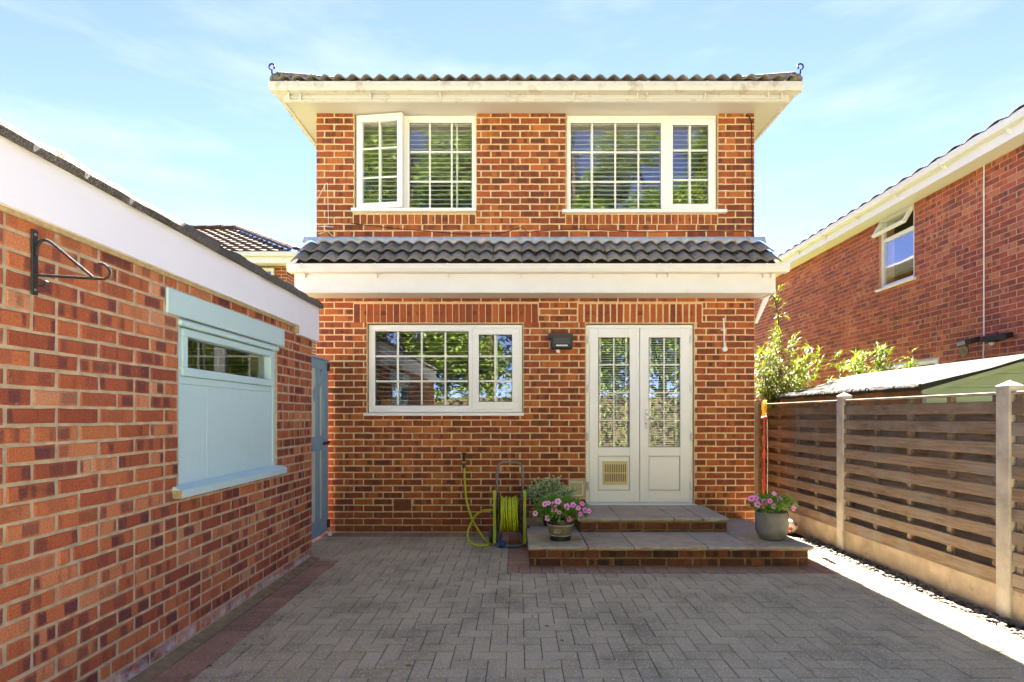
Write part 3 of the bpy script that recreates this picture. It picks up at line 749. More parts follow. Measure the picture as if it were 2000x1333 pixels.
# ivory vent in the left lower panel
a, b, z0, z1 = pxr((1178, 1226.5, 901.5, 947.5)); vm = MB(); yy = FY - .012
vm.box(a, b, yy + .001, yy + .0115, z0, z1, .002); vg = vm.build('vent_grille', 'ivory', dr)
hm = MB()
for r_ in range(2):
    for c_ in range(12):
        u = a + .028 + c_ * (b - a - .056) / 11; zc = z0 + (z1 - z0) * (.30 + .40 * r_); hm.box(u - .0042, u + .0042, yy + .0002, yy + .006, zc - .046, zc + .046)
hm.build('grille_slots', 'rubber', vg)
m = MB(); m.box(fx(1259.5), fx(1265), FY - .022, FY - .008, fz(838), fz(800), .004); m.tube([(fx(1262), FY - .02, fz(809)), (fx(1262), FY - .055, fz(809)), (fx(1263.5), FY - .06, fz(810)), (fx(1279), FY - .06, fz(818.5))], .0085, 8); m.build('door_handle', 'white', dr)
m = MB(); m.lathe([(.009, 0), (.009, .006)], (fx(1262), FY - .028, fz(828)), 12, 'y'); m.build('lock', 'steel', dr)

# eaves: soffit, fascia, gutters -------------------------------------------
ZS = fz(222); FYY = D - .235; OV = .25
so = MB(); so.box(XL - OV, XR + OV, FYY + .012, YBK + OV, ZS, ZS + .015); so.build('soffit', 'soffit', house)
fa = MB()
fa.box(XL - OV, XR + OV, FYY - .006, FYY + .012, ZS - .012, ZS + .155, .003)
fa.box(XL - OV - .018, XL - OV, FYY - .006, YBK + OV, ZS - .012, ZS + .155); fa.box(XR + OV, XR + OV + .018, FYY - .006, YBK + OV, ZS - .012, ZS + .155)
fa.box(XL - OV + .002, XR + OV - .002, FYY - .022, FYY - .0065, ZS - .008, ZS + .012, .003)
fo = fa.build('fascia', 'gutter', house)
def gutter_prof(y0, zt, wdt=.105, ht=.085):
    """square-line gutter section (y towards the viewer is smaller), as a closed outline with a lip"""
    return [(y0 + wdt, zt), (y0 + wdt, zt - ht), (y0 + .022, zt - ht), (y0 + .004, zt - ht * .62), (y0 + .004, zt - .018), (y0, zt - .016), (y0, zt), (y0 + .008, zt), (y0 + .010, zt - ht * .6), (y0 + .026, zt - ht + .006), (y0 + wdt - .004, zt - ht + .006), (y0 + wdt - .004, zt)]
GZ = gz(160, 5.78); GYO = FYY - .115
gt = MB(); gt.prism(gutter_prof(GYO, GZ), 'x', XL - .382, XR + .375)
go = gt.build('gutter', 'gutter', house)
# side gutters (run back along Y)
for sgn, xe in ((-1, XL - .382), (1, XR + .375)):
    m = MB(); pr = [((p[0] - GYO), p[1]) for p in gutter_prof(GYO, GZ)]
    m.prism([(xe - sgn * p[0] - sgn * .0012, p[1] - .0012) for p in pr], 'y', GYO + .106, YBK + OV); m.build('gutter', 'gutter', house)
for px in (556, 579, 718, 857, 992, 1123, 1249, 1268, 1384, 1510, 1536):
    X = gx(px, 5.74); m = MB(); m.prism([(p[0] - .004 + (0.002 if p[0] > GYO + .05 else 0), p[1] + (.003 if p[1] > GZ - .02 else -.004)) for p in gutter_prof(GYO, GZ)[:7]], 'x', X - .011, X + .011)
    m.prism([(FYY - .03, GZ - .155), (FYY - .007, GZ - .155), (FYY - .007, GZ - .085), (FYY - .06, GZ - .085)], 'x', X - .006, X + .006)
    m.build('bracket', 'gutter', go)
m = MB(); m.tube([(XL - .2, FYY - .026, ZS + .028), (0, FYY - .026, ZS + .021), (XR + .2, FYY - .026, ZS + .028)], .004, 6); m.build('cable', 'fascia', house)

# main hipped roof -----------------------------------------------------------
RY0, RX0, RX1, RY1 = GYO + .03, XL - .36, XR + .355, YBK + .36
PT = math.tan(R(26)); RZ = GZ + .012
half = (RX1 - RX0) / 2; RH = half * PT
rid0, rid1 = (RX0 + half, RY0 + half), (RX0 + half, RY1 - half)
rb = MB()
rb.poly([(RX0, RY0, RZ), (RX1, RY0, RZ), (rid0[0], rid0[1], RZ + RH)]); rb.poly([(RX1, RY0, RZ), (RX1, RY1, RZ), (rid1[0], rid1[1], RZ + RH), (rid0[0], rid0[1], RZ + RH)])
rb.poly([(RX1, RY1, RZ), (RX0, RY1, RZ), (rid1[0], rid1[1], RZ + RH)]); rb.poly([(RX0, RY1, RZ), (RX0, RY0, RZ), (rid0[0], rid0[1], RZ + RH), (rid1[0], rid1[1], RZ + RH)])
rb.poly([(RX0, RY0, RZ), (RX0, RY1, RZ), (RX1, RY1, RZ), (RX1, RY0, RZ)])
roof = rb.build('roof', 'tile', house)
def tile_mesh(key, wdt, lng, waves=2, amp=.020, th=.013):
    """pan tile: local x across, local y up the slope, z out of the slope; origin at lower left"""
    mb = MB(); n = waves * 8
    rr_ = random.Random(key)
    for lay_ in (0, 1):
        for e in (0, 1):
            for k in range(n + 1):
                x_ = wdt * k / n * 1.0; ph = math.cos(2 * math.pi * waves * k / n)
                zz = 2 * amp * ((1 - ph) / 2) ** .72      # rolls
                mb.v.append((x_, e * lng + (rr_.uniform(-.003, .003) if e == 0 and lay_ == 0 else 0), zz - lay_ * th + (.018 if e == 0 else 0.0)))
    N = n + 1
    for k in range(n):
        mb.f.append((k, k + 1, N + k + 1, N + k)); mb.f.append((2 * N + k, 3 * N + k, 3 * N + k + 1, 2 * N + k + 1))
        mb.f.append((k, 2 * N + k, 2 * N + k + 1, k + 1)); mb.f.append((N + k, N + k + 1, 3 * N + k + 1, 3 * N + k))
    mb.f.append((0, N, 3 * N, 2 * N)); mb.f.append((n, 2 * N + n, 3 * N + n, N + n))
    me = mb.mesh('tile'); me.polygons.foreach_set('use_smooth', [True] * len(me.polygons)); me.materials.append(MAT['tile']); return me
TM = [tile_mesh(k, .298, .40) for k in range(3)]
off = Vector((0, D, 0))
nt = int((RX1 - RX0 - .1) / .298)
for k in range(nt):
    o = bpy.data.objects.new('tile', random.choice(TM)); C.objects.link(o); o.parent = roof
    o.location = Vector((RX0 + .08 + k * .2985, RY0 - .035, RZ - .004 + random.uniform(-.004, .004))) - off; o.rotation_euler = (R(24), random.uniform(-.012, .012), 0)
# hip tiles, mortar ends and hip irons
def half_round(mb, p0, p1, r, n=8):
    p0, p1 = Vector(p0), Vector(p1); d = (p1 - p0).normalized(); sd_ = d.cross(Vector((0, 0, 1))).normalized(); upv = sd_.cross(d)
    i = len(mb.v)
    for p in (p0, p1):
        for rad in (r, r - .014):
            for k in range(n + 1):
                t_ = math.pi * k / n; mb.v.append(tuple(p + sd_ * math.cos(t_) * rad + upv * math.sin(t_) * rad * .8))
    N = n + 1
    for k in range(n):
        mb.f.append((i + k, i + k + 1, i + 2 * N + k + 1, i + 2 * N + k)); mb.f.append((i + N + k, i + 3 * N + k, i + 3 * N + k + 1, i + N + k + 1))
        mb.f.append((i + k, i + N + k, i + N + k + 1, i + k + 1)); mb.f.append((i + 2 * N + k, i + 2 * N + k + 1, i + 3 * N + k + 1, i + 3 * N + k))
for (cx, sg) in ((RX0, 1), (RX1, -1)):
    a = Vector((cx + sg * .05, RY0 + .05, RZ + .045)); b = Vector((rid0[0], rid0[1], RZ + RH + .045)); d = (b - a); Ld = d.length; d.normalize()
    k = 0
    while k * .40 < Ld and k < 10:
        m = MB(); half_round(m, a + d * (k * .40), a + d * (k * .40 + .43) + Vector((0, 0, .012)), .10 + .004 * (k % 2)); m.build('hip_tile', 'tile', roof, smooth=False); k += 1
    m = MB(); m.lathe([(.001, -.03), (.075, -.02), (.082, .02), (.06, .055), (.001, .07)], tuple(a + Vector((-sg * .005, -.01, -.02))), 12); o = m.build('hip_mortar', 'mortarbed', roof)
    pts = []
    for q in range(9):
        t_ = q / 8 * 1.75 * math.pi; pts.append((cx - sg * (.0 + .030 * math.sin(t_)) + sg * .01, RY0 - .02, RZ + .12 + .032 - .032 * math.cos(t_)))
    pts = [(cx + sg * .03, RY0 + .02, RZ + .03), (cx + sg * .012, RY0 - .02, RZ + .08)] + pts
    m = MB(); m.tube(pts, .009, 6); m.build('hip_iron', 'rubber', roof)

# canopy ----------------------------------------------------------------------
CX0, CX1 = -2.45, 2.835
ZF = fz(464); ZW, YW = ZF - .085, D - .002
ZE, YE = gz(513, 5.72), 5.72
cvec = Vector((0, YW - YE, ZW - ZE)); CL = cvec.length; CA = math.atan2(cvec.z, cvec.y)
cb_ = MB(); cb_.prism([(YW, ZW - .02), (YE + .04, ZE - .01), (YE + .04, ZE - .04), (YW, ZW - .10)], 'x', CX0 + .02, CX1 - .02)
canopy = cb_.build('canopy_roof', 'dtile', house)
nT = 17; tw = (CX1 - CX0) / nT
TL = [tile_mesh(10 + k, tw + .004, .28, 2, .018) for k in range(3)]; TU = [tile_mesh(20 + k, tw + .004, .275, 2, .018) for k in range(3)]
up_ = cvec.normalized(); nrm = Vector((0, -up_.z, up_.y))
for row in (0, 1):
    for k in range(nT):
        o = bpy.data.objects.new('tile', random.choice(TU if row else TL)); C.objects.link(o); o.parent = canopy
        base = Vector((CX0 + k * tw, YE, ZE)) + up_ * (0 if row == 0 else .215) + nrm * (.0 if row == 0 else .018)
        base += Vector((random.uniform(-.003, .003), 0, random.uniform(-.003, .003)))
        o.location = base - off; o.rotation_euler = (CA - (.03 if row else 0.0), random.uniform(-.012, .012), random.uniform(-.006, .006))
# lead flashing with a dressed wavy lower edge
fl = MB(); n = 17 * 16
for k in range(n + 1):
    x_ = CX0 - .02 + (CX1 - CX0 + .03) * k / n; ph = 2 * math.pi * (x_ - CX0) / (tw / 2)
    wav = .036 * ((1 - math.cos(ph)) / 2) ** .72
    p = Vector((x_, YE, ZE)) + up_ * (CL - .040 + .004 * math.sin(k * .37)) + nrm * (.036 + wav)
    fl.v += [(x_, D - .006, ZF + .003), (x_, D - .014, ZF - .006), tuple(p), tuple(p - nrm * .006)]
for k in range(n):
    for j in range(3): fl.f.append((4 * k + j, 4 * k + 4 + j, 4 * k + 5 + j, 4 * k + 1 + j))
fl.build('lead_flashing', 'lead', canopy, smooth=True)
# moss clumps lodged between the two tile courses
mo = MB()
for k in range(260):
    x_ = random.uniform(CX0 + .02, CX1 - .02); p = Vector((x_, YE, ZE)) + up_ * random.uniform(.17, .215) + nrm * .026; pebble(mo, p.x, p.y, p.z + .004, random.uniform(.008, .022))
MAT['moss'] = plain('moss', (.055, .045, .022), .98, .05, .5, 60, .8, 150)
stuff(mo.build('moss', 'moss', canopy, fixn=False))
CS = fz(583); CF = 5.80
bx('canopy_soffit', 'soffit', house, CX0 + .02, 2.80, CF + .012, D + .005, CS, CS + .012)
m = MB(); m.box(CX0 - .0, 2.82, CF, CF + .0115, CS - .012, ZE - .03, .003); m.box(CX0 + .002, 2.818, CF - .006, CF - .0003, CS - .008, CS + .012, .002)
m.box(2.802, 2.82, CF + .0125, D + .01, CS - .011, ZE + .02); m.box(CX0, CX0 + .018, CF + .0125, D + .01, CS - .011, ZE + .02); m.build('canopy_fascia', 'fascia', house)
cgz = gz(515, 5.69)
gt = MB(); gt.prism(gutter_prof(5.69, cgz, .108, .082), 'x', CX0 - .04, 2.925); cg = gt.build('canopy_gutter', 'gutter2', house)
for px in (589, 732, 874, 1019, 1161, 1288, 1310, 1410, 1498, 1514):
    X = gx(px, 5.69); m = MB(); m.prism([(p[0] - .004, p[1] + (.003 if p[1] > cgz - .02 else -.004)) for p in gutter_prof(5.69, cgz, .108, .082)[:7]], 'x', X - .010, X + .010)
    m.prism([(CF - .02, cgz - .125), (CF - .0008, cgz - .125), (CF - .0008, cgz - .088), (CF - .05, cgz - .088)], 'x', X - .005, X + .005); m.build('bracket', 'gutter2', cg)
# raking board of the side porch beyond the corner
m = MB(); m.prism([(2.745, 2.42), (2.778, 2.42), (2.955, 2.80), (2.88, 2.80)], 'y', 6.15, 6.17); m.build('bargeboard', 'upvc', house)
# cables on the brickwork
def sag(p): return [Vector(q) for q in p]
pts = [(fx(x_), D - .008, fz(y_)) for x_, y_ in ((684, 437), (760, 446), (900, 458), (980, 456), (1012, 447), (1020, 443), (1030, 455), (1050, 452), (1130, 448), (1260, 454), (1400, 452), (1462, 452), (1472, 463))]
m = MB(); m.tube(pts, .0042, 5); m.build('cable', 'rubber', house)
pts = [(fx(x_), D - .010, fz(y_)) for x_, y_ in ((1455, 227), (1463, 229), (1467, 240), (1468, 300), (1469, 400), (1470, 462))]
m = MB(); m.tube(pts, .0065, 5); m.build('cable', 'rubber', house)
for pl in (((620, 392), (636, 360), (640, 358), (642, 440), (628, 443), (640, 452), (622, 458)), ((640, 452), (650, 462)), ((622, 443), (652, 444))):
    m = MB(); m.tube([(fx(x_), D - .007, fz(y_)) for x_, y_ in pl], .003, 5); m.build('cable', 'white', house)
m = MB(); m.tube([(2.83, 5.95, 2.72), (2.88, 5.95, 2.66), (2.93, 5.97, 2.50), (2.95, 6.0, 2.38)], .004, 5); m.build('cable', 'rubber', house)

# venetian blinds -----------------------------------------------------------------
def blind(px_rect, y0, pitch_, wd, tilt, mat, label, drop=1.0):
    u0, u1, z0, z1 = pxr(px_rect); t_ = thing('venetian_blind', label, 'blind', ((u0 + u1) / 2, y0, z1), 'venetian blinds in the house windows')
    bx('headrail', mat, t_, u0, u1, y0 - .015, y0 + .02, z1 - .03, z1)
    sl = MB(); n = int((z1 - z0 - .04) * drop / pitch_); cz, cy = math.sin(R(tilt)) * wd / 2, math.cos(R(tilt)) * wd / 2
    for k in range(n):
        z = z1 - .045 - k * pitch_; j = random.uniform(-.0015, .0015)
        sl.prism([(y0 - cy, z - cz), (y0, z + .002), (y0 + cy, z + cz + j), (y0 + cy, z + cz + j + .0016), (y0, z + .0038), (y0 - cy, z - cz + .0016)], 'x', u0, u1)
    stuff(sl.build('slats', mat, t_))
    cd = MB()
    for q in (.16, .84): x_ = u0 + (u1 - u0) * q; cd.box(x_ - .012, x_ + .012, y0 - cy - .003, y0 - cy - .002, z1 - .04 - n * pitch_, z1 - .03)
    cd.build('ladder_tape', mat, t_)
blind((703, 926, 226, 408), FY + .12, .054, .050, 38, 'blind', 'cream venetian blind in the upper window with the casement ajar')
blind((1112, 1398, 226, 410), FY + .12, .054, .050, 38, 'blind', 'cream venetian blind in the closed upper window')
blind((724, 1016, 640, 800), FY + .14, .053, .025, 4, 'blindw', 'white open venetian blind in the wide ground floor window')
blind((1162, 1238, 650, 880), FY + .07, .027, .025, 24, 'blindw', 'white venetian blind in the french door above the ivory vent')
blind((1261, 1336, 650, 880), FY + .07, .027, .025, 30, 'blindw', 'white venetian blind in the french door with the handle')
# things on the kitchen windowsill
bx('window_board', 'upvc', wk, W_K[0] + .01, W_K[1] - .01, D + .26, D + .42, W_K[2] - .02, W_K[2] + .012)
def mug(px, s_, label):
    x_ = fx(px); t_ = thing('mug', label, 'mug', (x_, D + .33, W_K[2] + .012)); m = MB(); z = W_K[2] + .012
    m.lathe([(.035 * s_, 0), (.04 * s_, .01), (.042 * s_, .11 * s_), (.038 * s_, .11 * s_), (.036 * s_, .02), (.001, .018)], (x_, D + .33, z), 16); m.build('cup', 'yellow', t_, smooth=True)
    m = MB(); m.tube([(x_ + .04 * s_ + .028 * s_ * math.sin(a_), D + .33, z + .06 * s_ + .03 * s_ * math.cos(a_)) for a_ in [k * math.pi / 6 for k in range(7)]], .006, 6); m.build('handle', 'yellow', t_)
mug(741, 1.7, 'large yellow mug inside at the end of the kitchen windowsill'); mug(797, 1.1, 'small yellow mug inside on the kitchen windowsill')

# ================================================================== STEPS
steps = thing('steps', 'two brick steps topped with sandstone slabs below the french doors', 'steps', (1.35, 4.73, 0))
ZL, ZU = .185, .315
def slope_z(y): return ZL - .03 * (y - 4.7) / 1.4
m = MB(); m.prism([(4.736, -.05), (6.115, -.05), (6.115, .12), (4.736, .148)], 'x', STEP[0] + .006, STEP[1] - .006); base = m.build('riser', 'smortar', steps)
bj = []
for r_, z in enumerate((.038, .112)):
    u = STEP[0] - .19 + (.11 if r_ else 0)
    while u < STEP[1]:
        a, b = max(u, STEP[0]), min(u + .235, STEP[1])
        if b - a > .04: bj.append(((a + b) / 2, z, b - a - .013, .062))
        u += .235
lay(bj, base, 'stepbrick', 0, lambda u, z: (u, 4.73, z), 300, None, dep=.06)
bj = []
for z in (.038, .112):
    for k in range(6): bj.append((4.74 + .115 + k * .235, z, .222, .062))
lay(bj, base, 'stepbrick', R(-90), lambda u, z: (STEP[0], u, z), 0, None, restname='side_bricks'); lay(bj, base, 'stepbrick', R(90), lambda u, z: (STEP[1], u, z), 0, None, restname='side_bricks')
US = (.625, 2.12, 5.36)
m = MB(); m.box(US[0] + .006, US[1] - .006, US[2] + .006, 6.115, .12, ZU - .034); base2 = m.build('riser', 'smortar', steps)
bj = []; u = US[0] - .06
zc = (slope_z(5.36) + .010 + ZU - .05) / 2
while u < US[1]:
    a, b = max(u, US[0]), min(u + .235, US[1])
    if b - a > .04: bj.append(((a + b) / 2, .228, b - a - .013, .062)); bj.append(((a + b) / 2 - .01, .168, b - a - .013, .034))
    u += .235
lay(bj, base2, 'stepbrick', 0, lambda u, z: (u, US[2], z), 300, None, dep=.06)
def slab(x0, x1, y0, y1, zf, zb, parent, th=.034, lean=0.0):
    """riven flag with a rough front edge"""
    mb = MB(); n = max(4, int((x1 - x0) / .05)); rr_ = random.Random(int(x0 * 1000) + int(y0 * 100)); x0 += .005; x1 -= .005; y1 -= .004
    rows = []
    for (yy, zz, jy) in ((y0 + .012, zf - th, .006), (y0, zf - th * .5, .006), (y0 + .005, zf - .003, .004), (y0 + .016, zf, 0), (y1, zb, 0), (y1, zb - th, 0)):
        row = []
        for k in range(n + 1):
            x_ = x0 + (x1 - x0) * k / n + lean * (yy - y0); row.append(len(mb.v)); mb.v.append((x_, yy + rr_.uniform(-jy, jy), zz + (rr_.uniform(-.002, .002) if jy else 0)))
        rows.append(row)
    for a, b in zip(rows, rows[1:] + rows[:1]):
        for k in range(n): mb.f.append((a[k], a[k + 1], b[k + 1], b[k]))
    mb.f.append(tuple(r_[0] for r_ in rows)[::-1]); mb.f.append(tuple(r_[-1] for r_ in rows))
    return mb.build('slab', 'slab', parent)
fy = 4.685
xs = [.085, gx(1149, fy), gx(1239, fy), gx(1383, fy), gx(1472, fy), 2.625]
for k in range(5): slab(xs[k], xs[k + 1], fy, 5.33, slope_z(fy), slope_z(5.33), steps)
slab(.085, .62, 5.33, 6.112, slope_z(5.33), slope_z(6.11), steps); slab(2.125, 2.625, 5.33, 6.112, slope_z(5.33), slope_z(6.11), steps)
slab(.62, 2.125, 5.33, 5.40, slope_z(5.33), slope_z(5.40), steps)
fy = 5.32; xs = [.60, gx(1211, fy), gx(1318, fy), gx(1373, fy), gx(1425, fy)]
for k in range(4): slab(xs[k], xs[k + 1], fy, 6.112, ZU, ZU + .004, steps)

# ================================================================== GARAGE
GX, GY0, GY1 = -1.932, .1, 4.97
gar = thing('garage', 'red brick garage with white fascia, felt flat roof and blue painted window', 'garage', (GX, (GY0 + GY1) / 2, 0))
LIN = (2.911, 4.385, 1.910, 2.058); GW = (3.02, 4.25, .90, 1.912)
gh = [LIN, GW]
def PG(u, d, z): return (GX - .004 - d, u, z)
gwall = holed_wall('wall', 'gmortar', gar, GY0, GY1 - .003, -.05, 2.30, [GW], .22, PG)
gj = [.03 + .075 * k for k in range(29)]
gbr = courses(GY0, GY1, gj, 2.222, .225, gh, offs=(.5, 0), split=.13, mj=.0135)
lay(gbr, gwall, 'gbrick', R(90), lambda u, z: (GX, u, z), 300, None)
m = MB(); m.box(-4.6, GX - .01, GY0, GY0 + .2, -.05, 2.3); m.box(-4.6, -4.4, GY0 + .2, GY1 - .2, -.05, 2.3); m.box(-4.6, GX - .23, GY1 - .2, GY1 - .004, -.05, 2.3); m.build('side_wall', 'brickwall', gar)
m = MB(); m.box(-4.39, GX - .24, GY0 + .21, GY1 - .21, -.04, .02); m.build('floor', 'concrete', gar)
m = MB(); m.box(-4.3, -4.25, 2.6, 4.6, .3, 2.0); m.build('store_shelf', 'dark', gar)
# end of the near wall bricks are joined in the corner; fascia boards
FXo = GX + .034
bx('fascia', 'gfascia', gar, GX + .001, FXo, GY0 - .04, 4.60, 2.128, 2.372)
bx('fascia', 'gfascia', gar, GX + .001, FXo + .001, 4.602, 5.05, 2.05, 2.3715)
bx('fascia_block', 'rawwood', gar, GX + .002, FXo - .003, 4.575, 4.5995, 2.06, 2.127)
bx('fascia', 'gfascia', gar, -4.7, FXo - .001, 5.02, 5.048, 2.052, 2.371); bx('fascia', 'gfascia', gar, -4.7, FXo - .001, GY0 - .04, GY0 - .012, 2.13, 2.371)
bx('packer', 'rawwood', gar, GX + .001, GX + .012, GY0, 4.574, 2.108, 2.1275)
rf = MB()                                        # felt roof with a lumpy drip edge
N = 150; prof_n = 8
for k in range(N + 1):
    y_ = GY0 - .08 + (5.085 - GY0 + .08) * k / N
    lump = .004 * math.sin(y_ * 9) + .004 * math.sin(y_ * 23 + 1) + random.uniform(-.002, .002)
    e = FXo + .028 + lump * .7
    pr = [(-4.75, 2.3735), (e - .012, 2.3735), (e, 2.366 + lump), (e + .004, 2.395), (e - .006, 2.424 + lump), (e - .035, 2.437 + lump), (-2.4, 2.425), (-4.75, 2.42)]
    rf.v += [(p[0], y_, p[1]) for p in pr]
for k in range(N):
    for j in range(prof_n): a = k * prof_n + j; b = k * prof_n + (j + 1) % prof_n; rf.f.append((a, b, b + prof_n, a + prof_n))
rf.f.append(tuple(range(prof_n))); rf.f.append(tuple(N * prof_n + j for j in range(prof_n))[::-1])
rf.build('felt_roof', 'felt', gar)
# lintel, window, sill
m = MB(); m.box(GX - .03, GX + .004, LIN[0] + .004, LIN[1] - .004, LIN[2] + .003, LIN[3] - .003, .006); m.build('lintel', 'bluepaint', gar)
gw = MB(); X0, X1 = GX - .075, GX - .018
u0, u1, z0, z1 = GW; zm = 1.585
def gbox(mb, a, b, c_, d_, x0=X0, x1=X1, bev=.004): mb.box(x0, x1, a, b, c_, d_, bev)
gbox(gw, u0 + .002, u0 + .042, z0, z1 - .002); gbox(gw, u1 - .042, u1 - .002, z0, z1 - .002); gbox(gw, u0 + .041, u1 - .041, z1 - .045, z1 - .002, X0, X1 - .001); gbox(gw, u0 + .041, u1 - .041, zm - .055, zm - .01, X0, X1 - .001)
gwin = gw.build('window', 'bluepaint', gar)
m = MB(); a, b, c_, d_ = u0 + .044, u1 - .044, zm - .008, z1 - .058
gbox(m, a, b, c_, c_ + .05, X0 + .01, X1 + .012); gbox(m, a, b, d_ - .045, d_, X0 + .01, X1 + .012); gbox(m, a, a + .05, c_ + .05, d_ - .045, X0 + .01, X1 + .0115); gbox(m, b - .05, b, c_ + .05, d_ - .045, X0 + .01, X1 + .0115); m.build('sash', 'bluepaint', gwin)
bx('pane', 'glass', gwin, GX - .06, GX - .055, a + .045, b - .045, c_ + .045, d_ - .04)
bx('drip_mould', 'bluepaint', gwin, GX - .05, GX + .016, u0 - .004, u1 + .006, z1 - .05, z1 - .018, bev=.006)
bx('panel', 'bluepaint', gwin, X0 + .02, X1 - .004, u0 + .004, 3.325, z0 + .01, zm - .056, bev=.002); bx('panel', 'bluepaint', gwin, X0 + .02, X1 - .0045, 3.327, u1 - .004, z0 + .01, zm - .056, bev=.002)
m = MB(); m.prism([(GX - .1, .882), (GX + .055, .882), (GX + .058, .925), (GX + .0, .945), (GX - .1, .955)], 'y', u0 - .055, u1 + .055); sl_ = m.build('sill', 'bluepaint', gwin)
bx('sill_end', 'rawwood', gwin, GX + .003, GX + .053, u0 - .058, u0 - .0555, .885, .926)
m = MB()
for yy in (3.3, 3.75, 4.05): m.box(-2.6, -2.56, yy, yy + .035, .2, 2.2)
m.box(-2.59, -2.57, 3.0, 4.4, 1.68, 1.695); m.build('inner_frame', 'cream', gar)
# hanging-basket bracket
hb_ = thing('basket_bracket', 'black iron hanging basket bracket screwed to the garage wall', 'bracket', (GX, 2.11, 1.84))
y_ = 2.11
bx('back_plate', 'iron', hb_, GX + .002, GX + .010, y_ - .014, y_ + .014, 1.825, 2.085, bev=.002)
m = MB()
arm = [(GX + .008, 1.905), (GX + .26, 1.89), (GX + .285, 1.888), (GX + .302, 1.897), (GX + .308, 1.915), (GX + .300, 1.935), (GX + .282, 1.948), (GX + .262, 1.95)]
m.tube([(p[0], y_, p[1]) for p in arm], .006, 6); m.build('arm', 'iron', hb_)
brc = [(GX + .010, 1.985), (GX + .016, 2.02), (GX + .03, 2.042), (GX + .05, 2.045), (GX + .07, 2.036), (GX + .24, 1.895)]
m = MB(); m.tube([(p[0], y_ + .002, p[1]) for p in brc], .0065, 6); m.build('brace', 'iron', hb_)
m = MB(); m.tube([(GX + .006, y_, 1.865), (GX + .03, y_, 1.862), (GX + .048, y_, 1.868), (GX + .056, y_, 1.88)], .0055, 6); m.build('hook', 'iron', hb_)
for z in (1.845, 2.065):
    m = MB(); m.lathe([(.006, 0), (.005, .003), (.001, .004)], (GX + .0102, y_, z), 8, 'x'); m.build('screw', 'steel', hb_)

# ================================================================== GATE
gt_ = thing('side_gate', 'grey blue framed side gate with cream boards between garage and house', 'gate', (-2.18, 5.6, 0))
x0, x1 = -2.205, -2.172; zt, zb = 1.965, .03
for (a, b) in ((5.945, 6.06), (5.08, 5.19)): bx('stile', 'gateblue', gt_, x0, x1, a, b, zb, zt, bev=.004)
bx('batten', 'gateblue', gt_, x0, x1 - .004, 5.755, 5.815, .2, 1.86)
for (a, b) in ((.03, .20), (.965, 1.12), (1.86, 1.964)): bx('rail', 'gateblue', gt_, x0 + .001, x1 - .0015, 5.19, 5.945, a, b, bev=.004)
bx('top_cap', 'gateblue', gt_, x0 - .02, x1 + .012, 5.07, 6.07, 1.966, 1.985)
m = MB(); m.prism([(5.9445, 1.78), (5.9445, 1.858), (5.88, 1.858), (5.70, 1.62), (5.70, 1.50)], 'x', x0 + .006, x1 - .0045); m.build('brace', 'gateblue', gt_)
for k in range(7): bx('board', 'cream', gt_, x0 - .02, x0 - .001, 5.10 + k * .134, 5.10 + k * .134 + .130, .06, 1.95)
m = MB(); m.tube([(x1 + .012, 5.88, 1.03), (x1 + .012, 6.075, 1.045)], .010, 8); m.box(x1, x1 + .014, 5.90, 6.04, 1.02, 1.055); m.build('bolt', 'iron', gt_)
for z in (.12, 1.9): bx('hinge_pin', 'iron', gt_, x1 + .0005, x1 + .012, 6.02, 6.085, z - .045, z + .045)
m = MB(); m.prism([(5.93, 0), (6.0, 0), (6.0, .055), (5.945, .045)], 'x', -2.13, -2.095); tag(m.build('door_wedge', 'cream', None), 'small pale wooden wedge on the paving under the side gate', 'wedge')

# ================================================================== FENCE
posts = [(3.50, 'concrete fence post beside the sunlit shed gable'), (5.30, 'concrete fence post between the two slatted panels below the shed eave')]
for (y0, lab) in posts:
    t_ = MB(); X0, X1 = 3.245, 3.345
    i = 0; t_.box(X0, X1, y0, y0 + .105, -.1, 1.545, .006)
    t_.v += [(X0, y0, 1.5455), (X1, y0, 1.5455), (X1, y0 + .105, 1.5455), (X0, y0 + .105, 1.5455), ((X0 + X1) / 2, y0 + .05, 1.583)]; i = len(t_.v) - 5
    t_.f += [(i, i + 1, i + 4), (i + 1, i + 2, i + 4), (i + 2, i + 3, i + 4), (i + 3, i, i + 4)]
    tag(t_.build('fence_post', 'concrete', None), lab, 'post', 'concrete fence posts')
tp_ = MB(); tp_.box(3.20, 3.30, 7.12, 7.20, -.1, 1.56, .004); tag(tp_.build('fence_post', 'brownwood', None), 'brown timber fence post just past the house corner', 'post')
tp_ = MB(); tp_.box(2.755, 2.80, 6.18, 6.23, 0, 1.51, .003); tag(tp_.build('wooden_stake', 'fence', None), 'thin brown timber batten upright against the house corner', 'stake')
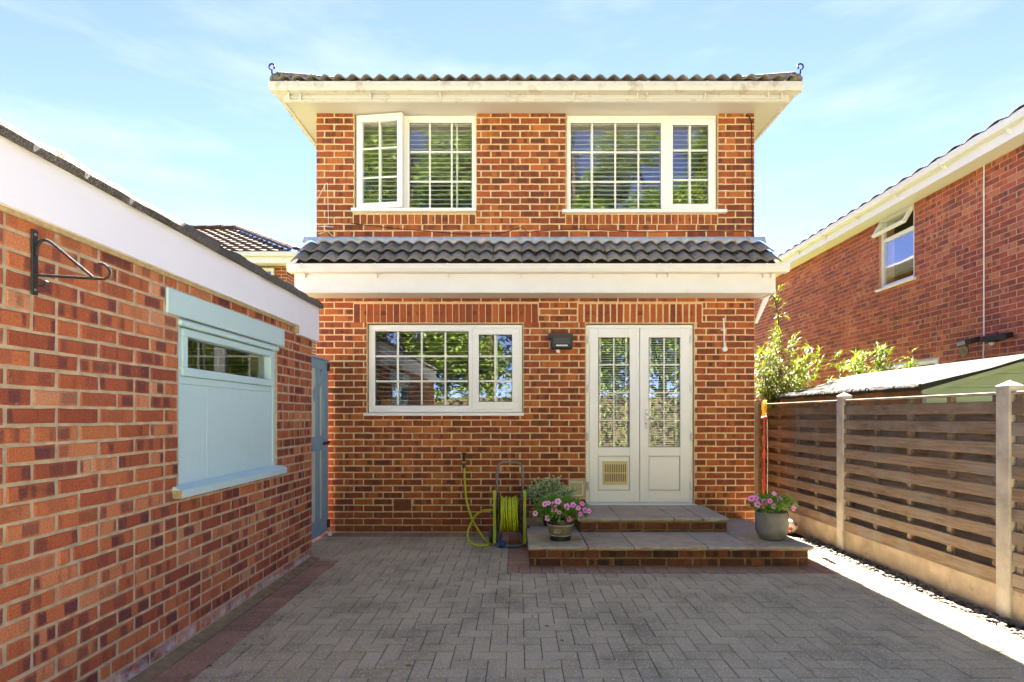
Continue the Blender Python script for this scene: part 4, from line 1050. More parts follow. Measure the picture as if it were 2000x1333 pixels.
def panel(y0, y1, label, gl):
    root = thing('slatted_fence', label, 'fence', (3.295, (y0 + y1) / 2, .2), 'slatted fence panels')
    zc0, zc1 = .205, 1.485; n = 9; pt = (zc1 - zc0) / n
    sm = {}
    for k in range(n):
        z0 = zc0 + k * pt + .012; h_ = .088
        jit = random.uniform(-.004, .004)
        for nm, xa, xb, za, zb in (('slat', 3.259, 3.274, z0 + jit, z0 + h_ + jit), ('back_slat', 3.317, 3.331, z0 + h_ - .020, z0 + pt + .016)):
            if nm == 'back_slat' and k == n - 1: continue
            key = nm + str(random.randrange(4))
            if key not in sm:
                mb = MB(); hl, hh, hx_ = (y1 - y0) / 2, (zb - za) / 2, (xb - xa) / 2; bw, bp_, tw_ = random.uniform(-.006, .006), random.uniform(0, 3), random.uniform(-.004, .004)
                for q in range(7):
                    yy = -hl + 2 * hl * q / 6; dz = bw * math.sin(q * .9 + bp_) + random.uniform(-.001, .001); dx = tw_ * math.cos(q * 1.1 + bp_); wob = random.uniform(-.0018, .0018)
                    mb.v += [(-hx_ + dx, yy, -hh + dz + .003), (-hx_ + dx + .003, yy, -hh + dz), (hx_ + dx, yy, -hh + dz), (hx_ + dx, yy, hh + dz + wob), (-hx_ + dx + .003, yy, hh + dz + wob), (-hx_ + dx, yy, hh + dz - .003 + wob)]
                for q in range(6):
                    for e in range(6): a_ = q * 6 + e; b_ = q * 6 + (e + 1) % 6; mb.f.append((a_, a_ + 6, b_ + 6, b_))
                mb.f.append(tuple(range(6))); mb.f.append(tuple(36 + e for e in range(6))[::-1])
                sm[key] = mb.mesh(nm); sm[key].materials.append(MAT['fence'])
            o = bpy.data.objects.new(nm, sm[key]); C.objects.link(o); o.parent = root; o.location = ((xa + xb) / 2 - 3.295, 0, (za + zb) / 2 - .2); o.rotation_euler = (random.uniform(-.0035, .0035), random.uniform(-.02, .02), 0)
    for q in (.02, .255, .505, .75, .98):
        yb = y1 - (y1 - y0) * q; wd = .042; bx('batten', 'fence', root, 3.2745, 3.3165, yb - wd / 2, yb + wd / 2, zc0 + .01, zc1 + .005, bev=.002)
    bx('bottom_rail', 'fence', root, 3.261, 3.325, y0 + .004, y1 - .004, .196, .2155); bx('top_rail', 'fencetop', root, 3.25, 3.34, y0 + .002, y1 - .002, 1.488, 1.506, bev=.003)
    gb = MB(); gb.box(3.27, 3.32, y0 - .01, y1 + .01, -.1, .195, .004); tag(gb.build('gravel_board', 'gravelboard', None), gl, 'gravel board', 'concrete gravel boards')
panel(3.607, 5.298, 'weathered slatted fence panel between the two concrete posts', 'stained concrete gravel board between the two concrete posts')
panel(5.407, 7.118, 'reddish slatted fence panel between concrete post and house corner', 'stained concrete gravel board behind the ball')
panel(1.70, 3.497, 'slatted fence panel on the outer side of the post by the shed gable', 'concrete gravel board on the outer side of the post by the shed gable')

# ================================================================== SHED
sx0, srx, sx1, sy0, sy1 = 3.64, 4.67, 5.72, 4.74, 7.33
shed = thing('garden_shed', 'pale green garden shed with grey felt roof behind the fence', 'shed', (srx, (sy0 + sy1) / 2, 0))
ez, rz_ = 1.60, 1.875
m = MB(); m.prism([(sx0, -.05), (sx1, -.05), (sx1, ez), (srx, rz_), (sx0, ez)], 'y', sy0, sy0 + .03); m.build('gable', 'sage', shed)
def shed_x(z): return sx0 if z < ez else sx0 + (z - ez) / (rz_ - ez) * (srx - sx0)
for k in range(6):
    za, zb_ = 1.10 + k * .125, 1.10 + k * .125 + .121
    zb_ = min(zb_, rz_ - .012)
    m = MB(); a, b = shed_x(za) + .003, shed_x(zb_) + .003
    pts_ = [(a, za), (2 * srx - a, za)]
    if za < ez < zb_: pts_.append((2 * srx - sx0 - .003, ez))
    pts_ += [(2 * srx - b, zb_), (b, zb_)]
    if za < ez < zb_: pts_.append((sx0 + .003, ez))
    m.prism(pts_, 'y', sy0 - .012, sy0 - .0005); m.build('cladding_board', 'sage', shed)
m = MB(); m.box(sx0, sx0 + .03, sy0 + .031, sy1, -.05, ez); m.box(sx1 - .03, sx1, sy0 + .031, sy1, -.05, ez); m.prism([(sx0, -.05), (sx1, -.05), (sx1, ez), (srx, rz_), (sx0, ez)], 'y', sy1 + .001, sy1 + .03); m.build('side_wall', 'brownwood', shed)
sl_ = (rz_ + .035 - ez) / (srx - sx0)
ro = MB(); nn = 40
for sgn in (-1, 1):
    base_i = len(ro.v)
    for k in range(nn + 1):
        y_ = sy0 - .06 + (sy1 - sy0 + .12) * k / nn; wv_ = .006 * math.sin(k * .9) + random.uniform(-.004, .004)
        xe = srx + sgn * (srx - sx0 + .075); ze = ez + .012 - .02
        pr = [(srx, rz_ + .042), (srx + sgn * .5, rz_ + .042 - .5 * sl_ + .006 * math.sin(k * .3)), (xe, ze + .036 + wv_), (xe + sgn * .006, ze - .022 + wv_), (xe - sgn * .03, ze - .012), (srx, rz_ + .012)]
        ro.v += [(p[0], y_, p[1]) for p in pr]
    for k in range(nn):
        for j in range(6): a = base_i + k * 6 + j; b = base_i + k * 6 + (j + 1) % 6; ro.f.append((a, b, b + 6, a + 6))
    ro.f.append(tuple(base_i + j for j in range(6))); ro.f.append(tuple(base_i + nn * 6 + j for j in range(6))[::-1])
ro.build('felt_roof', 'shedfelt', shed)
fe = MB(); 
for k in range(60):
    y_ = sy0 - .05 + (sy1 - sy0 + .10) * k / 60; fe.lathe([(.001, 0), (.022 + random.uniform(-.004, .006), .005), (.022, .05), (.001, .056)], (sx0 - .075, y_, ez + .003 + random.uniform(-.004, .004)), 8, 'y')
stuff(fe.build('felt_edge', 'darkfelt', shed))
m = MB(); zt_ = ez + .012
m.prism([(sx0 - .06, zt_ - .075), (srx, rz_ - .03), (srx, rz_ + .030), (sx0 - .06, zt_ - .012)], 'y', sy0 - .052, sy0 - .032); m.prism([(sx1 + .06, zt_ - .075), (srx + .001, rz_ - .03), (srx + .001, rz_ + .030), (sx1 + .06, zt_ - .012)], 'y', sy0 - .0515, sy0 - .032); m.build('bargeboard', 'sage', shed)

# ================================================================== NEIGHBOUR ON THE RIGHT
NX = 6.05
nb = thing('neighbour_house', 'red brick neighbouring house with white gutter and open top window beyond fence', 'house', (NX, 8.5, 0))
NW = (8.10, 8.88, 3.46, 4.62); NW2 = (7.62, 9.05, 1.0, 2.19)
def PN(u, d, z): return (NX + .006 + d, u, z)
nwall = holed_wall('wall', 'nmortar', nb, 2.2, 14.6, -.05, 4.70, [NW, NW2], .25, PN)
nj = [.02 + .075 * k for k in range(63)]
nbr = courses(2.2, 14.6, nj, 6.1, .225, [NW, NW2], offs=(0, .5), split=.05)
nbr = [(b[0], b[1], b[2], b[3]) for b in nbr if b[1] > 1.2]
lay(nbr, nwall, 'nbrick', R(-90), lambda u, z: (NX, u, z), 300, lambda px, py: py < 700 and px > 1500)
m = MB(); m.box(NX + .26, 14, 2.2, 2.45, -.05, 4.7); m.box(NX + .26, 14, 14.35, 14.6, -.05, 4.7); m.box(13.75, 14, 2.45, 14.35, -.05, 4.7); m.build('side_wall', 'brickwall', nb)
m = MB(); m.box(NX + .27, 13.7, 2.5, 14.3, 2.4, 2.5); m.box(NX + 2.5, NX + 2.6, 2.5, 14.3, .0, 4.6); m.build('room_shell', 'plaster', nb)
NS = 4.60
bx('soffit', 'nfascia', nb, NX - .26, NX + .02, 2.0, 14.8, NS, NS + .015); bx('fascia', 'nfascia', nb, NX - .278, NX - .26, 1.99, 14.81, NS - .012, NS + .19)
m = MB(); pr = gutter_prof(0, NS + .205, .11, .085); m.prism([(NX - .278 - .11 + p[0], p[1]) for p in pr], 'y', 1.9, 14.9); ng = m.build('gutter', 'nfascia', nb)
y_ = 2.5
while y_ < 14.6:
    m = MB(); m.prism([(NX - .278 - .115 + p[0], p[1] - .004 if p[1] < NS + .15 else p[1] + .003) for p in pr[:7]], 'y', y_ - .015, y_ + .015); m.prism([(NX - .279, NS + .05), (NX - .279, NS + .12), (NX - .36, NS + .118)], 'y', y_ - .008, y_ + .008); m.build('bracket', 'nfascia', ng); y_ += .93
rf = MB(); zz0 = NS + .20; xe = NX - .36
rf.poly([(xe, 1.9, zz0), (xe, 14.9, zz0), (10.0, 14.9, zz0 + 1.9), (10.0, 1.9, zz0 + 1.9)]); rf.poly([(xe, 1.9, zz0), (10.0, 1.9, zz0 + 1.9), (14.4, 1.9, zz0)]); rf.poly([(xe, 14.9, zz0), (14.4, 14.9, zz0), (10.0, 14.9, zz0 + 1.9)]); rf.poly([(10.0, 1.9, zz0 + 1.9), (10.0, 14.9, zz0 + 1.9), (14.4, 14.9, zz0), (14.4, 1.9, zz0)])
nroof = rf.build('roof', 'dtile', nb)
NTM = tile_mesh(51, .30, .42, 1, .015); NTM.materials.clear(); NTM.materials.append(MAT['dtile'])
for k in range(42):
    o = bpy.data.objects.new('tile', NTM); C.objects.link(o); o.parent = nroof
    o.location = Vector((xe - .03, 14.88 - k * .302, zz0 - .012)) - Vector((NX, 8.5, 0)); o.rotation_euler = Euler((R(21), 0, R(-90)), 'XYZ')
# window with an open top light
def nwin(rect, opened):
    u0, u1, z0, z1 = rect; X = NX + .03; zm = z0 + (z1 - z0) * .68
    m = MB(); m.box(X, X + .06, u0, u1, z0, z0 + .055, .004); m.box(X, X + .06, u0, u1, z1 - .05, z1, .004); m.box(X + .001, X + .06, u0, u0 + .055, z0 + .05, z1 - .045, .004); m.box(X + .001, X + .06, u1 - .055, u1, z0 + .05, z1 - .045, .004); m.box(X + .002, X + .06, u0 + .05, u1 - .05, zm - .03, zm + .03, .004)
    wn_ = m.build('window', 'nfascia', nb)
    bx('pane', 'glass', wn_, X + .02, X + .042, u0 + .05, u1 - .05, z0 + .05, zm - .025)
    bx('sill', 'nfascia', wn_, NX - .045, NX + .06, u0 - .05, u1 + .05, z0 - .035, z0 - .001, bev=.004)
    m = MB(); h_ = z1 - zm - .06; a, b = u0 + .02, u1 - .02
    def sb(x0, x1, y0, y1, za, zb): m.box(x0, x1, y0, y1, za, zb, .004)
    sb(-.03, .02, a, b, -.05, 0); sb(-.03, .02, a, b, -h_, -h_ + .05); sb(-.029, .02, a, a + .05, -h_ + .048, -.048); sb(-.029, .02, b - .05, b, -h_ + .048, -.048)
    ang = R(30) if opened else 0
    # hinge along the top edge: rotate outwards (towards -X)
    rotm = Matrix.Translation((X, 0, z1 - .03)) @ Matrix.Rotation(ang, 4, 'Y')
    m.v = [tuple(rotm @ Vector(p)) for p in m.v]; m.build('top_light', 'nfascia', wn_)
    p = MB(); p.box(-.012, .004, a + .045, b - .045, -h_ + .045, -.045); p.v = [tuple(rotm @ Vector(q)) for q in p.v]; p.build('pane', 'glass', wn_)
nwin(NW, True); nwin(NW2, False)
# twin security light, cable and vent ring
sl2 = thing('security_light', 'black twin-head security light on the neighbouring brick wall', 'light', (NX, 6.72, 2.33))
bx('mount', 'black', sl2, NX - .07, NX - .001, 6.66, 6.76, 2.28, 2.36, bev=.01)
for yy, a_ in ((6.56, .35), (6.90, -.35)):
    m = MB(); m.box(-.19, -.02, -.13, .13, -.03, .035, .008); rm_ = Matrix.Translation((NX - .06, yy, 2.34)) @ Matrix.Rotation(a_, 4, 'Z') @ Matrix.Rotation(-.25, 4, 'Y'); m.v = [tuple(rm_ @ Vector(q)) for q in m.v]; m.build('lamp_head', 'black', sl2)
m = MB(); m.lathe([(.001, -.035), (.025, -.028), (.032, 0), (.001, .01)], (NX - .06, 6.70, 2.27), 10); m.build('sensor', 'white', sl2)
m = MB(); m.tube([(NX - .012, 6.87, NS), (NX - .012, 6.87, 2.36), (NX - .012, 6.88, 2.12), (NX - .012, 6.86, 2.06)], .008, 6); m.build('cable', 'white', nb)
m = MB(); m.lathe([(.05, -.004), (.075, -.008), (.075, .003), (.05, .003)], (NX - .004, 7.19, 2.22), 18, 'x'); m.build('vent_ring', 'smortar', nb)

# ================================================================== NEIGHBOURS ON THE LEFT
def hip_house(name, label, x0, x1, y0, y1, ze, rise, wallmat, tmat, prow=.30, tiles=True):
    t_ = thing(name, label, 'house', ((x0 + x1) / 2, y0, 0))
    m = MB(); m.box(x0, x1, y0, y1, -.05, ze); m.build('wall', wallmat, t_)
    o = .30; X0, X1, Y0, Y1 = x0 - o, x1 + o, y0 - o, y1 + o; hw = (Y1 - Y0) / 2; zr = ze + rise
    bx('soffit', 'fascia', t_, X0 + .02, X1 - .02, Y0 + .02, Y1 - .02, ze - .04, ze - .002); m = MB(); m.box(X0, X1, Y0, Y0 + .018, ze - .06, ze + .15); m.box(X1 - .018, X1, Y0 + .0185, Y1, ze - .06, ze + .15); m.build('fascia', 'fascia', t_)
    m = MB(); m.prism(gutter_prof(Y0 - .112, ze + .16), 'x', X0 - .1, X1 + .1); m.build('gutter', 'gutter2', t_)
    r_ = MB(); hx_ = hw * .86; zb = ze + .14
    A, B, Cc, Dd = (X0, Y0 - .06, zb), (X1 + .06, Y0 - .06, zb), (X1 + .06, Y1, zb), (X0, Y1, zb); E, G_ = (X0 + hx_, (Y0 + Y1) / 2, zr), (X1 - hx_, (Y0 + Y1) / 2, zr)
    r_.poly([A, B, G_, E]); r_.poly([B, Cc, G_]); r_.poly([Cc, Dd, E, G_]); r_.poly([Dd, A, E]); r_.poly([A, Dd, Cc, B]); rfo = r_.build('roof', tmat, t_)
    if tiles:
        tl = MB(); sl = (zr - zb) / ((Y0 + Y1) / 2 - Y0 + .06); run = (Y0 + Y1) / 2 - Y0 + .06; n = int(run / prow)
        for k in range(n):
            ya = Y0 - .06 + k * prow; fr = (ya + prow * .5 - Y0) / run; xa, xb = A[0] + (E[0] - A[0]) * fr + .1, B[0] + (G_[0] - B[0]) * fr - .1
            nx = int((xb - xa) / .04)
            i0 = len(tl.v)
            for q in range(nx + 1):
                x_ = xa + q * .04; ph = .011 * (1 - math.cos(2 * math.pi * x_ / .26)) + random.uniform(-.002, .002)
                za = zb + (k * prow) * sl; zq = zb + ((k + 1) * prow) * sl
                tl.v += [(x_, ya - .02, za + .012), (x_, ya - .02, za + .055 + ph), (x_, ya + prow + .03, zq + .02 + ph)]; tl.r += [math.sin(int(x_ / .26) * 12.9 + k * 78.2) * .5 + .5] * 3
            for q in range(nx):
                for j in (0, 1): a = i0 + q * 3 + j; tl.f.append((a, a + 3, a + 4, a + 1))
        stuff(tl.build('roof_tiles', tmat, rfo, fixn=False))
    def ridge(a, b):
        a, b = Vector(a), Vector(b); d = b - a; n = int(d.length / .42)
        for k in range(n):
            m = MB(); half_round(m, a + d * (k / n) + Vector((0, 0, .03)), a + d * ((k + 1.04) / n) + Vector((0, 0, .045 + random.uniform(0, .015))), .13, 6); m.build('ridge_tile', tmat, rfo)
    ridge((G_[0], G_[1], G_[2]), (B[0], B[1], B[2])) if False else ridge(B, G_); ridge(E, G_)
    return t_, rfo
lh, lroof = hip_house('neighbour_house', 'buff tiled neighbouring house seen over the garage roof', -13.5, -5.15, 11.8, 18.6, 4.72, 1.95, 'brickwall', 'rtile')
m = MB(); a, b = gx(492, 11.8), gx(537, 11.8)
for q in ((a, b, 4.55, 4.62), (a, b, 3.5, 3.57)): m.box(q[0], q[1], 11.74, 11.79, q[2], q[3])
for q in (a, (a + b) / 2, b - .06): m.box(q, q + .06, 11.741, 11.79, 3.57, 4.55)
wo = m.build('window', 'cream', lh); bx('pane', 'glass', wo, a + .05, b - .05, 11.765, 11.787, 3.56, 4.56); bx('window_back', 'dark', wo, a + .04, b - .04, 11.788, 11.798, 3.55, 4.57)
hip_house('neighbour_house', 'dark roofed house further back between garage and brick house', -7.4, -5.9, 24.5, 27.0, 7.3, 1.15, 'brickwall', 'dtile', tiles=False)

# ================================================================== THINGS ON THE PATIO
# flood light
fl_ = thing('flood_light', 'black flood light with sensor between the kitchen window and the french doors', 'light', (fx(1093), D, fz(690)))
m = MB(); m.box(fx(1075), fx(1116), D - .16, D - .05, fz(685), fz(661), .012); m.build('housing', 'black', fl_)
m = MB(); m.prism([(D - .17, fz(664)), (D - .185, fz(656)), (D - .03, fz(656)), (D - .03, fz(661))], 'x', fx(1070), fx(1116)); m.build('hood', 'black', fl_)
bx('lens', 'darkgrey', fl_, fx(1080), fx(1111), D - .164, D - .1605, fz(675), fz(662.5)); bx('tube', 'white', fl_, fx(1084), fx(1106), D - .168, D - .161, fz(680), fz(677.5))
bx('mount', 'black', fl_, fx(1085), fx(1100), D - .05, D - .001, fz(680), fz(664)); m = MB(); m.lathe([(.001, -.035), (.018, -.028), (.024, 0), (.001, .004)], (fx(1088), D - .11, fz(686)), 12); m.build('sensor', 'white', fl_)
m = MB(); m.tube([(fx(1106), D - .06, fz(660)), (fx(1108), D - .05, fz(654)), (fx(1107), D - .02, fz(657))], .006, 6); m.build('bracket_arm', 'black', fl_)
# conduit with round box
cd = thing('conduit', 'white conduit with round junction box on the brickwork beside the doors', 'conduit', (fx(1413.5), D, fz(683)))
m = MB(); m.tube([(fx(1412.5), D - .012, fz(622)), (fx(1414), D - .012, fz(678))], .0095, 8); m.build('tube', 'white', cd); m = MB(); m.lathe([(.001, -.032), (.026, -.030), (.031, -.022), (.031, 0)], (fx(1414.5), D - .002, fz(682.5)), 18, 'y'); m.build('box', 'white', cd)
bx('clip', 'white', cd, fx(1408), fx(1416), D - .016, D - .001, fz(646), fz(644))
# tap with hose
tp_ = thing('hose_tap', 'black outdoor tap with yellow ringed connector above the hose reel', 'tap', (fx(907), D, fz(905)))
m = MB(); xx = fx(907); m.tube([(xx, D, fz(890)), (xx, D - .05, fz(890))], .011, 8); m.tube([(xx, D - .05, fz(884)), (xx, D - .05, fz(902))], .014, 8); m.tube([(xx - .03, D - .05, fz(885)), (xx + .03, D - .05, fz(885))], .007, 6); m.build('spout', 'black', tp_)
m = MB(); m.lathe([(.016, 0), (.019, .003), (.019, .016), (.016, .018)], (xx, D - .05, fz(904)), 12); m.build('ring', 'springy', tp_); m = MB(); m.lathe([(.013, 0), (.018, .02), (.018, .05), (.015, .055)], (xx, D - .05, fz(914)), 12); m.build('connector', 'darkgrey', tp_)

# hose reel
RX, RY = -.088, 5.53
reel = thing('hose_reel', 'lime green and grey hose reel cart standing against the brick wall', 'hose reel', (RX, RY, 0))
zx = lambda py: gz(py, RY)
hw_ = .150
m = MB(); hp = [(-hw_ + .012, RY + .02, .02), (-hw_ + .012, RY + .03, .50), (-hw_ + .02, RY + .04, .80), (-hw_ + .045, RY + .04, .845), (-hw_ + .08, RY + .04, .86), (hw_ - .08, RY + .04, .855), (hw_ - .04, RY + .04, .842), (hw_ - .015, RY + .04, .80), (hw_ - .01, RY + .03, .50), (hw_ - .02, RY + .02, .03)]
m.tube([(RX + p[0], p[1], p[2]) for p in hp], .0115, 8); m.build('handle', 'steel', reel)
m = MB(); fp = [(-hw_ + .0, RY + .03, .09), (-hw_ + .005, RY - .09, .03), (-hw_ + .03, RY - .115, .014), (hw_ - .05, RY - .115, .014), (hw_ - .02, RY - .09, .03), (hw_ - .01, RY + .03, .09)]
m.tube([(RX + p[0], p[1], p[2]) for p in fp], .0115, 8); m.build('foot', 'steel', reel)
ZD = .335
for sg in (-1, 1):
    xa = RX + sg * (hw_ + .005); m = MB()
    pr = [(RY - .09, .03), (RY - .045, .03), (RY - .01, .30), (RY - .01, .55), (RY - .03, .57), (RY - .06, .55), (RY - .065, .30)]
    m.prism(pr, 'x', xa - .016, xa + .016); m.build('side_arm', 'lime', reel)
    m = MB(); m.lathe([(.03, -.006), (.21, -.006), (.218, 0), (.21, .006), (.03, .006)], (RX + sg * .108, RY, ZD), 32, 'x'); m.build('drum_disc', 'darkgrey', reel)
    m = MB(); m.lathe([(.001, 0), (.075, 0), (.088, .012), (.088, .032), (.075, .044), (.001, .044)], (RX + sg * (hw_ + .045) - .022, RY + .09, .089), 20, 'x'); m.build('wheel', 'darkgrey', reel)
m = MB(); m.lathe([(.085, -.10), (.085, .10)], (RX, RY, ZD), 20, 'x'); m.lathe([(.02, -.20), (.02, .20)], (RX, RY, ZD), 10, 'x'); m.build('hub', 'darkgrey', reel)
hs = MB(); pts = []; turns = 11; rr2 = random.Random(3)
for layer in (0, 1, 2):
    pts = []; tt = 9; 
    ph = [rr2.uniform(-.012, .012) for _ in range(tt + 2)]
    for k in range(tt * 14 + 1):
        t_ = k / 14; xo = -.088 + .176 * (t_ / tt if layer % 2 == 0 else 1 - t_ / tt) + ph[int(t_)] * (1 - (t_ % 1)) + ph[int(t_) + 1] * (t_ % 1) + .010 * math.sin(2 * math.pi * t_ + layer)
        xo = max(-.092, min(.092, xo)); r_ = .105 + .026 * layer + .01 * math.sin(t_ * 1.7 + layer); sagz = -.03 * (layer == 2) * max(0, -math.sin(2 * math.pi * t_))
        pts.append((RX + xo, RY + r_ * math.cos(2 * math.pi * t_), ZD + r_ * math.sin(2 * math.pi * t_) + sagz))
    hs.tube(pts, .0105, 6)
hs.build('wound_hose', 'hose', reel, smooth=True)
m = MB(); m.tube([(RX - .085, RY - .15, ZD - .02), (RX - .088, RY - .165, ZD - .08), (RX - .09, RY - .16, .18)], .0105, 8); m.build('hose_end', 'hose', reel, smooth=True)
m = MB(); m.lathe([(.015, 0), (.019, .01), (.019, .05), (.014, .07)], (RX - .09, RY - .16, .115), 12); m.build('connector', 'darkgrey', reel)
m = MB(); m.tube([(RX - .09, RY - .16, .125), (RX - .105, RY - .15, .07), (RX - .10, RY - .14, .04)], .017, 8); m.lathe([(.001, -.03), (.03, -.025), (.036, 0), (.03, .025), (.001, .03)], (RX - .075, RY - .145, .04), 12, 'x'); m.build('spray_gun', 'blueplast', reel)
# supply hose from tap to reel
hp_px = [(907, 914, D - .05), (908, 945, D - .06), (911, 975, D - .09), (917, 1000, 5.95), (926, 1022, 5.85)]
pts = [(gx(a, y_), y_, gz(b, y_)) for a, b, y_ in hp_px]
pts += [(-.42, 5.72, .10), (-.34, 5.58, .03), (-.305, 5.51, .013), (-.33, 5.45, .012), (-.42, 5.44, .012), (-.50, 5.52, .03), (-.535, 5.62, .08), (-.52, 5.68, .16), (-.46, 5.68, .27), (-.37, 5.64, .335), (-.285, 5.58, .352), (RX - hw_ - .03, RY, ZD)]
def smooth(pts, n=6):
    P_ = [Vector(p) for p in pts]; out_ = []
    for i in range(len(P_) - 1):
        p0, p1, p2, p3 = P_[max(i - 1, 0)], P_[i], P_[i + 1], P_[min(i + 2, len(P_) - 1)]
        for k in range(n):
            t_ = k / n; out_.append(.5 * ((2 * p1) + (p2 - p0) * t_ + (2 * p0 - 5 * p1 + 4 * p2 - p3) * t_ ** 2 + (3 * p1 - p0 - 3 * p2 + p3) * t_ ** 3))
    out_.append(P_[-1]); return out_
m = MB(); m.tube(smooth(pts), .0115, 8); tag(m.build('garden_hose', 'hose', None, smooth=True), 'lime green garden hose looping from wall tap to the reel', 'hose')

# ------------------------------------------------------------------ plants
def leaf(mb, p, d, up, ln, wd, fold=.25, droop=.15):
    """folded 4-triangle leaf from p along d"""
    d = d.normalized(); s_ = d.cross(up)
    if s_.length < 1e-3: s_ = d.cross(Vector((1, .3, 0)))
    s_.normalize(); n_ = s_.cross(d); i = len(mb.v); tip = p + d * ln - Vector((0, 0, droop * ln)); mid = p + d * ln * .5 - n_ * wd * fold
    a = p + d * ln * .45 + s_ * wd / 2; b = p + d * ln * .45 - s_ * wd / 2
    mb.v += [tuple(p), tuple(a), tuple(mid), tuple(b), tuple(tip)]; mb.f += [(i, i + 2, i + 1), (i, i + 3, i + 2), (i + 1, i + 2, i + 4), (i + 2, i + 3, i + 4)]
    mb.uv += [(.5, 0), (0, .45), (.5, .5), (1, .45), (.5, 1)]; mb.r += [random.random()] * 5
def rand_dir(zmin=-1):
    while True:
        v = Vector((random.uniform(-1, 1), random.uniform(-1, 1), random.uniform(-1, 1)))
        if .05 < v.length < 1: v.normalize()
        else: continue
        if v.z >= zmin: return v
FLM = []
for var in range(3):
    mb = MB(); n = 20; rr_ = random.Random(var); mb.v.append((0, 0, -.012)); mb.uv.append((0, 0))
    for ring_, (rad, zz) in enumerate(((.010, 0.0), (.024, .008), (.034, .004))):
        for k in range(n):
            t_ = 2 * math.pi * k / n; lobe = 1 + (.13 * math.cos(5 * t_) if ring_ == 2 else .05 * math.cos(5 * t_)); rj = rad * lobe * rr_.uniform(.95, 1.06)
            mb.v.append((rj * math.cos(t_), rj * math.sin(t_), zz + (.004 * math.cos(5 * t_) + rr_.uniform(-.003, .003) if ring_ == 2 else 0))); mb.uv.append(((ring_ + 1) / 3, 0))
    for k in range(n):
        mb.f.append((0, 1 + k, 1 + (k + 1) % n))
        for ring_ in (0, 1): a = 1 + ring_ * n; mb.f.append((a + k, a + n + k, a + n + (k + 1) % n, a + (k + 1) % n))
    me = mb.mesh('flower', smooth=True); me.materials.append(MAT['petal']); FLM.append(me)
def flower(root, p, d, s_=1.0):
    o = bpy.data.objects.new('flower', random.choice(FLM)); C.objects.link(o); o.parent = root; o.location = Vector(p) - Vector(ROOTLOC[root.name]); o.rotation_euler = Vector(d).to_track_quat('Z', 'Y').to_euler(); o.scale = (s_, s_, s_ )
def petunia(root, c, rx, ry, rz, n, fl):
    mb = MB(); st = MB(); c = Vector(c)
    for k in range(n):
        v = rand_dir(-.35); rr_ = random.random() ** .45; p = c + Vector((v.x * rx, v.y * ry, v.z * rz)) * rr_
        d = (v + rand_dir() * .9 + Vector((0, 0, .25))); leaf(mb, p, d, Vector((0, 0, 1)), random.uniform(.028, .05), random.uniform(.016, .026))
    for k in range(30):
        v = rand_dir(-.2); q = c + Vector((v.x * rx, v.y * ry, v.z * rz)) * .85; st.tube([c - Vector((0, 0, rz * .5)), (c + q) / 2 + Vector((0, 0, .02)), q], .0022, 4)
    st.build('stems', 'petleaf', root); stuff(mb.build('foliage', 'petleaf', root, fixn=False))
    for (p, s_) in fl:
        dirv = (Vector(p) - c).normalized() * .6 + Vector((random.uniform(-.3, .3), -.8, .35)); flower(root, p, dirv, s_)
# left pot with petunias
PYL = 5.0; zsl = slope_z(PYL); PXL = .398
pl = thing('petunia_pot', 'pink petunias in a grey brown glazed pot with black rim', 'potted plant', (PXL, PYL, zsl))
m = MB(); m.lathe([(.001, .002), (.098, .002), (.098, .030), (.104, .038), (.104, .046)], (PXL, PYL, zsl), 32); m.build('pot_base', 'potdark', pl, smooth=False)
m = MB(); m.lathe([(.100, .046), (.112, .075), (.122, .115), (.128, .150), (.128, .158)], (PXL, PYL, zsl), 32); m.build('pot_body', 'potglaze', pl, smooth=False)
m = MB(); m.lathe([(.128, .158), (.131, .165), (.129, .205), (.120, .207), (.118, .18), (.001, .18)], (PXL, PYL, zsl), 32); m.build('pot_rim', 'potdark', pl)
m = MB()
for zz, r_ in ((.052, .1035), (.151, .1285)): m.lathe([(r_, -.003), (r_ + .004, 0), (r_, .003)], (PXL, PYL, zsl + zz), 32)
m.build('pot_band', 'cream', pl)
m = MB()                                   # faint pale emblem on the glaze
for cx_ in (-.5,):
    for q in range(3):
        a0 = -1.57 + cx_ + q * .16; pts = [(PXL + .121 * math.cos(a0 + .09 * math.sin(t_)), PYL + .121 * math.sin(a0 + .09 * math.sin(t_)), zsl + .105 + .022 * math.cos(t_)) for t_ in [k * math.pi / 5 for k in range(10)]]; m.tube(pts, .0022, 4, closed=True)
m.build('emblem', 'cream', pl)
pf = [(1046, 1004), (1064, 985), (1071, 983), (1083, 998), (1093, 1003), (1107, 990), (1120, 988), (1129, 992), (1133, 1004), (1143, 998), (1151, 1000), (1070, 1013), (1112, 1015), (1084, 986), (1138, 986), (1090, 980)]
petunia(pl, (PXL + .005, PYL - .01, zsl + .27), .27, .21, .13, 1300, [((gx(a, PYL - .17), PYL - .17 + random.uniform(-.02, .04), gz(b, PYL - .17)), random.uniform(.6, .95)) for a, b in pf])
